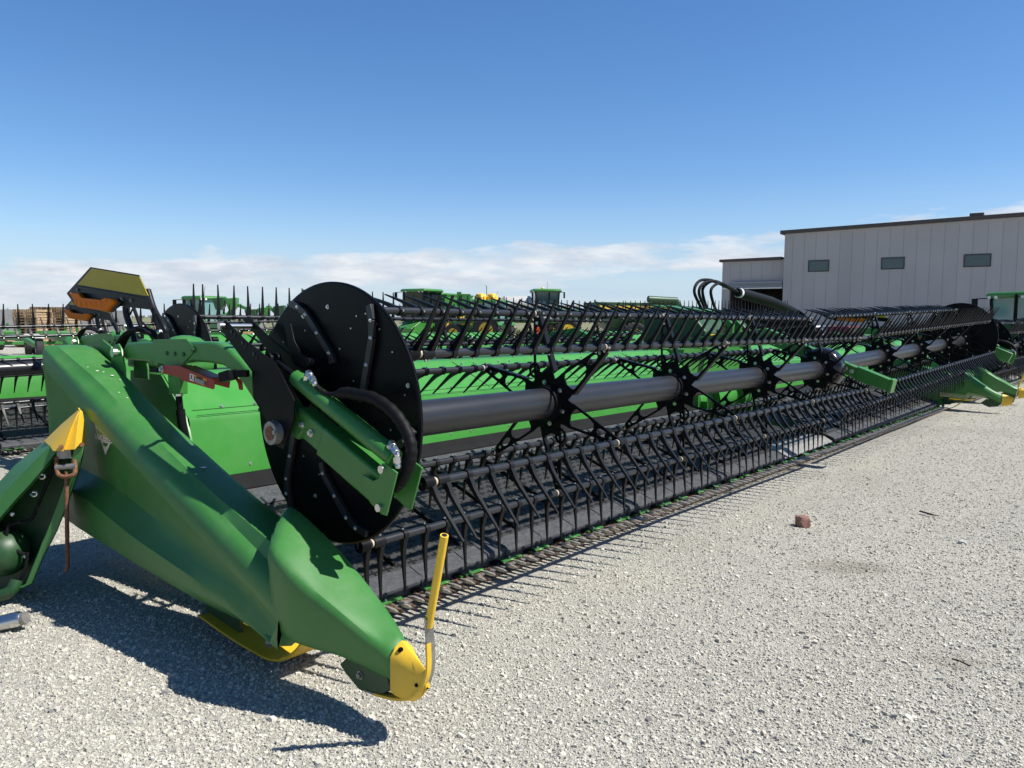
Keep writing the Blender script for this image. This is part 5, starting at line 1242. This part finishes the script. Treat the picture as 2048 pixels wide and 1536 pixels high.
def combine(px, d, rz, lab):
    P = at(px, d); r = empty('combine_harvester', P, rz); tag(r, lab, 'combine')
    b = MB(); b.prism([(-4.2, 1.2), (-4.4, 1.9), (-4.1, 2.75), (-3.3, 3.1), (-2.6, 3.15), (1.0, 3.2), (1.05, 1.5), (.6, 1.1), (-3.4, 1.0)], lambda x, z: (x, -1.35, z), (0, 2.7, 0)); body = b.build('body', GREEN, r, bevel=.06)
    b = MB(); b.b2((-3.6, -1.365, 1.75), (.4, -1.352, 1.86)); b.b2((-3.6, 1.352, 1.75), (.4, 1.365, 1.86)); b.build('side_stripe', YELS, body, smooth=False)
    b = MB(); b.b2((-3.3, -1.37, 1.15), (-1.2, -1.352, 1.65)); b.b2((-.9, -1.37, 1.2), (.5, -1.352, 1.65)); b.b2((-3.3, 1.352, 1.15), (-1.2, 1.37, 1.65)); b.build('side_panel', GREEND, body, smooth=False)
    b = MB(); b.loft([[(x, y, z) for x, y in ((-2.2 - k, -1.2 - k * .5), (.7 + k * .3, -1.2 - k * .5), (.7 + k * .3, 1.2 + k * .5), (-2.2 - k, 1.2 + k * .5))] for k, z in ((0, 3.18), (.12, 3.40))]); b.build('grain_tank', GREEN, r, bevel=.02)
    cab(r, 1.9, 0, 1.75, 1.7, 1.9, 1.75, GLASD)
    b = MB(); b.prism([(1.2, .9), (3.6, .35), (3.75, 1.0), (2.6, 1.6), (1.2, 1.75)], lambda x, z: (x, -.7, z), (0, 1.4, 0)); b.build('feeder_house', GREEN, r, bevel=.03)
    b = MB(); b.tube([(.4, -1.35, 2.2), (.4, -1.5, 3.15), (-.1, -1.55, 3.42), (-4.6, -1.6, 3.35), (-5.0, -1.6, 3.2), (-5.15, -1.6, 2.7)], [.22, .24, .24, .24, .24, .2], 14); b.tube([(-5.05, -1.6, 3.1), (-5.2, -1.6, 2.2)], .23, 12, 1); b.build('unloading_auger', [GREEN, BLK], r)
    for y in (-1.55, 1.55): wheel(r, (1.0, y, .98), .98, .75, RIMY, .5, True); wheel(r, (-3.0, y * .95, .66), .66, .5, RIMY, .5, True)
    b = MB()
    for k in range(5): b.b2((1.5 + .12 * k, -1.75, .5 + .28 * k), (2.0 + .12 * k, -1.35, .54 + .28 * k))
    b.tube([(1.5, -1.75, .4), (2.1, -1.75, 2.4)], .025, 6); b.tube([(2.1, -1.75, 1.7), (2.3, -1.75, 2.7), (1.3, -1.75, 2.75)], .025, 6); b.build('ladder', BLK, r)
    return r


combine(880, 55, VR + PI + .95, 'large green combine with dark cab and folded unloading tube, left of centre on the horizon')


GLASM = mat('green_cab_glass', (0.06, 0.11, 0.12), 0.06, var=0.05, spec=0.9)


def sprayer(px, d, rz, lab):
    P = at(px, d); r = empty('self_propelled_sprayer', P, rz); tag(r, lab, 'sprayer')
    b = MB(); b.b2((-4.2, -.45, 1.45), (2.9, .45, 1.8)); b.b2((-4.0, -1.0, 1.75), (-.2, 1.0, 1.95)); b.build('chassis', GREEN, r, bevel=.03)
    cab(r, 1.0, 0, 2.15, 1.65, 1.7, 1.45, GLASM)
    b = MB(); b.loft([[(x, y, z) for y, z in ((-.55, 1.8), (-.55, z1 - .15), (-.35, z1), (.35, z1), (.55, z1 - .15), (.55, 1.8))] for x, z1 in ((1.95, 2.6), (3.2, 2.45), (4.0, 2.15), (4.2, 1.95))]); b.build('hood', GREEN, r, bevel=.03)
    b = MB(); b.loft([[(x, .85 * s_ * math.cos(t * PI / 8), 2.65 + .72 * s_ * math.sin(t * PI / 8)) for t in range(16)] for x, s_ in ((-2.1, .7), (-1.9, .95), (-.9, 1.0), (-.1, .95), (.05, .7))]); b.build('spray_tank', TANK, r)
    for x in (-2.75, -3.55): b = MB(); b.loft([[(x + .42 * s_ * math.cos(t * PI / 6), .75 * s_ * math.sin(t * PI / 6), z) for t in range(12)] for s_, z in ((.9, 2.55), (1, 2.7), (.94, 2.95), (1, 3.2), (.8, 3.4), (.35, 3.48))]); b.build('yellow_tank', YELP, r)
    b = MB(); b.b2((-4.9, -.7, 2.0), (-4.3, .7, 3.4)); b.b2((-5.2, -.25, 2.6), (-4.9, .25, 3.55)); b.tube([(-3.1, .5, 3.4), (-3.1, .5, 4.0), (-3.2, .5, 4.05)], .03, 6); b.build('induction_unit', GREEN, r, bevel=.03)
    for s_ in (-1, 1):
        b = MB()
        for (ya, z0) in ((1.35, 1.9), (1.55, 2.35)):
            for dz_ in (0, .42): b.bar((-4.6, s_ * ya, z0 + dz_), (3.4, s_ * ya, z0 + dz_ - .15), .07, .08)
            for k in range(12): x = -4.6 + k * .66; b.bar((x, s_ * ya, z0), (x + .33, s_ * ya, z0 + .40), .045, .045); b.bar((x + .33, s_ * ya, z0 + .40), (x + .66, s_ * ya, z0), .045, .045)
        b.build('folded_boom', CREAM, r, smooth=False)
    for x in (-2.7, 2.3):
        for y in (-1.65, 1.65): wheel(r, (x, y, .92), .92, .48, RIMY, .5, True)
        b = MB(); b.b2((x - .15, -1.3, 1.3), (x + .15, 1.3, 1.5))
        for s_ in (-1, 1): b.b2((x - .14, s_ * 1.22 - .1, .8), (x + .14, s_ * 1.22 + .1, 1.6))
        b.build('axle', GREEND, r)
    b = MB(); b.tube([(1.2, .4, 3.8), (1.2, .42, 4.4)], .012, 6); b.ball((.8, 0, 3.88), .12, 1, 8, (1, 1, .7)); b.build('antenna', [GREYM, YELP], r)
    b = MB(); b.tube([(4.0, -.9, 2.2), (4.3, -1.0, 2.9)], .025, 6); b.box((4.32, -1.0, 2.9), (.08, .16, .42)); b.build('mirror', BLK, r)
    return r


sprayer(1062, 54, VR + .12, 'tall green sprayer with dark cab, grey tank and two yellow tanks on the horizon')


def planter(px, d, rz, lab):
    P = at(px, d); r = empty('folded_planter', P, rz); tag(r, lab, 'planter')
    b = MB(); b.b2((-1.8, -.15, .75), (1.8, .15, 1.0)); b.b2((-.12, -1.6, .6), (.12, 1.2, .85)); b.bar((-1.4, 0, 1.0), (-.6, 0, 2.3), .18, .22); b.bar((.2, 0, 1.0), (1.0, 0, 2.2), .18, .22); b.bar((-.6, 0, 2.3), (.35, 0, 1.9), .14, .16); b.bar((1.0, 0, 2.2), (1.7, 0, 1.5), .14, .16); b.build('toolbar', GREEN, r, bevel=.02)
    for i, x in enumerate((-1.35, -.75, .15, .75, 1.5)):
        b = MB(); z = 1.25 + (.75 if i in (0, 1) else .1 * i); b.prism([(-.28, z + .55), (.28, z + .62), (.26, z + .2), (.1, z), (-.12, z)], lambda u, q: (x + u, -.35, q), (0, .65, 0)); b.build('seed_hopper', GREEN if i % 2 else GREEND, r, bevel=.03)
        b = MB(); b.bar((x, -.2, .9), (x, -.75, .45), .12, .2); b.tube([(x - .04, -.75, .28), (x + .04, -.75, .28)], .26, 18); b.build('row_unit', BLK if i % 2 else GREEND, r)
    b = MB(); b.b2((-.2, -.8, .55), (.9, -.5, .95)); b.b2((-.2, -.82, .6), (.9, -.79, .66)); b.build('orange_crate', ORNGW, r, bevel=.02)
    return r


ORNGW = mat('tan_crate', (0.55, 0.33, 0.15), 0.7)
planter(497, 38, VR + .15, 'folded green planter with raised hoppers and arms, right of the green cabbed tractor')


def trailer(px, d, rz, lab):
    P = at(px, d); r = empty('header_trailer', P, rz); tag(r, lab, 'trailer', 'header trailers behind the rows')
    b = MB(); b.b2((-4.5, -.10, .62), (4.8, .10, .86)); b.bar((4.8, 0, .74), (6.4, 0, .5), .16, .18); b.b2((-2.7, -.9, .42), (-2.5, .9, .56)); b.b2((2.9, -.9, .42), (3.1, .9, .56))
    for x in (-3.5, -1.5, .5, 2.2): b.b2((x - .06, -.6, .86), (x + .06, .6, .98)); b.prism([(-.05, .98), (.05, .98), (.12, 1.3), (-.12, 1.3)], lambda u, z, x=x: (x + u, .5, z), (0, .08, 0))
    b.build('trailer_frame', GREEN, r, bevel=.015)
    for x in (-2.6, 3.0):
        for y in (-.95, .95): wheel(r, (x, y, .40), .40, .26, RIMW, .55)
    b = MB()
    for x in (-2.6, 3.0):
        for y in (-.95, .95): b.b2((x - .3, y - .16, .83), (x + .3, y + .16, .86))
    b.build('mudguard', WHT, r, bevel=.01)
    return r


trailer(120, 31, VR - .95, 'green header trailer with white wheel rims at the left, in front of the pallets')
trailer(265, 33, VR - .85, 'green header trailer with white rims behind the two amber lights')
trailer(-20, 34, VR - .75, 'green header trailer with dark wheels at the left picture edge')


def pickup(px, d, rz, lab, m, kind='pickup', nm='pickup_truck'):
    P = at(px, d); r = empty(nm, P, rz); tag(r, lab, kind); r.scale = (.82, .82, .82)
    suv = kind != 'pickup'
    prof = [(-2.7, .55), (-2.72, 1.05), (-2.6, 1.12), (-.95 if not suv else -2.4, 1.13), (-.75 if not suv else -2.1, 1.78), (.55, 1.82), (1.15, 1.2), (2.3, 1.08), (2.65, .9), (2.7, .5), (2.3, .42), (-2.4, .42)]
    b = MB()
    b.loft([[(x, y, 1.13 + (z - 1.13) * (k if z > 1.13 else 1)) for x, z in prof] for y, k in ((-.95, .96), (-.88, 1.0), (.88, 1.0), (.95, .96))]); body = b.build('body', m, r, bevel=.04)
    b = MB(); xr = -.88 if not suv else -2.2
    for s_ in (-1, 1): b.prism([(xr + .12, 1.18), (xr + .25, 1.68), (.50, 1.72), (.98, 1.20)], lambda x, z: (x, s_ * .958, z), (0, s_ * .004, 0))
    b.prism([(.62, 1.74), (1.13, 1.24), (1.15, 1.26), (.64, 1.76)], lambda x, z: (x, -.8, z), (0, 1.6, 0)); b.build('side_glass', GLASD, body, smooth=False)
    for x in (-1.7, 1.7):
        for y in (-.86, .86): wheel(r, (x, y, .38), .38, .26, GREYM, .6)
    b = MB()
    for s_ in (-1, 1): b.box((-2.73, s_ * .8, .95), (.03, .2, .2))
    b.build('tail_lamp', mat('red_lamp', (0.45, 0.02, 0.02), .2), body); b = MB()
    for s_ in (-1, 1): b.box((2.66, s_ * .72, .88), (.06, .3, .14))
    b.build('headlight', WHT, body)
    return r


REDD = mat('dark_red_car_paint', (0.16, 0.012, 0.014), 0.3)
pickup(1690, 46, VR + .5, 'dark red pickup truck behind the black reel fingers, in front of the grey building', REDD)
pickup(1648, 48, VR + .8, 'silver white pickup truck behind the reel fingers, left of the dark red one', SILV)
pickup(1560, 44, VR + .9, 'black SUV parked in front of the open shop door', DARKC, 'SUV', 'parked_suv')
pickup(1612, 46, VR + .9, 'white SUV half hidden behind the reel fingers near the shop door', WHT, 'SUV', 'parked_suv')


def graincart(px, d, rz, lab):
    P = at(px, d); r = empty('grain_cart', P, rz); tag(r, lab, 'grain cart')
    b = MB(); b.loft([[(x * s_, y * s_, z) for x, y in ((-2.6, -1.5), (2.6, -1.5), (2.6, 1.5), (-2.6, 1.5))] for s_, z in ((.45, .9), (1, 1.9), (1, 2.75))]); bd = b.build('hopper', GREEND, r, bevel=.03)
    b = MB(); b.b2((-2.5, -1.52, 2.35), (2.5, -1.505, 2.55)); b.b2((-2.5, 1.505, 2.35), (2.5, 1.52, 2.55)); b.build('hopper_stripe', YELS, bd, smooth=False)
    for y in (-1.3, 1.3): wheel(r, (-.3, y, .8), .8, .6, RIMY, .5, True)
    b = MB(); b.b2((-.2, -1.3, .7), (.1, 1.3, .95)); b.bar((1.4, 0, .9), (4.2, 0, .55), .18, .22); b.build('drawbar', GREEND, r)
    b = MB(); b.tube([(2.3, -1.3, .9), (2.7, -1.5, 2.2), (2.2, -1.6, 2.9), (.4, -1.7, 2.95)], .2, 12); b.build('unloading_auger', GREEND, r)
    return r


graincart(1262, 47, VR + .2, 'dark green grain cart with a yellow stripe behind the reel bats, right of the sprayer')

# slow-moving-vehicle panel on the sprayer's neighbour: an orange-red board on a post
P = at(1078, 44); sg = empty('warning_board', P, VR); tag(sg, 'orange red warning board low behind the reel bats under the sprayer', 'sign')
b = MB(); b.b2((-.03, -.03, 0), (.03, .03, .75)); b.build('post', GREEND, sg); b = MB(); b.b2((-.32, -.05, 1.02), (.32, -.035, 1.45)); b.prism([(-.22, .55), (.22, .55), (.28, .66), (.06, 1.0), (-.06, 1.0), (-.28, .66)], lambda x, z: (x, -.06, z), (0, .02, 0)); b.build('board', mat('orange_red_board', (0.80, 0.10, 0.02), .5), sg, smooth=False)

# distant hedge and trees along the horizon, each bush built from leaf-sized faces
def treeline():
    random.seed(21); b = MB()
    def clump(c, r, n):
        for _ in range(n):
            v = Vector((random.gauss(0, 1), random.gauss(0, 1), random.gauss(0, .8))); v = v.normalized() * r * random.uniform(.5, 1.0); p = c + Vector((v.x, v.y, v.z * .7))
            a = Vector((random.uniform(-1, 1), random.uniform(-1, 1), random.uniform(-1, 1))).normalized(); t = a.cross(Vector((0, 0, 1))).normalized(); s_ = r * .28
            b.add([p + t * s_, p - t * s_ * .6 + a * s_ * .4, p + a * s_ - t * .2 * s_], [(0, 1, 2)])
    for i in range(170):
        px = random.uniform(250, 1560) if i % 5 else random.uniform(-400, 2500); d = random.uniform(420, 700); c = at(px, d); h = random.uniform(1.8, 4.2)
        for k in range(3): clump(c + Vector((random.uniform(-4, 4), random.uniform(-4, 4), h * .55)), h * random.uniform(.6, 1.0), 26)
    return b.build('far_trees', mat('far_foliage', (0.060, 0.085, 0.035), .9, var=.35, vscale=.2), smooth=False, recalc=False)


tag(treeline(), 'low line of distant trees and bushes along the horizon', 'trees', kind='stuff')
# standing crop between yard and field edge
random.seed(31); b = MB()
for i in range(5200):
    px = random.uniform(200, 1500); d = random.uniform(66, 105); p = at(px, d, -0.06); h = random.uniform(.25, .7); w = random.uniform(.12, .4); a = random.uniform(0, PI)
    b.add([p + Vector((math.cos(a) * w, math.sin(a) * w, 0)), p - Vector((math.cos(a) * w, math.sin(a) * w, 0)), p + Vector((random.uniform(-.1, .1), random.uniform(-.1, .1), h))], [(0, 1, 2)])
tag(b.build('tall_grass', mat('tan_green_grass', (0.20, 0.19, 0.09), .95, var=.4, vscale=.6), smooth=False, recalc=False), 'rough tan grass along the far edge of the gravel yard', 'grass', kind='stuff')
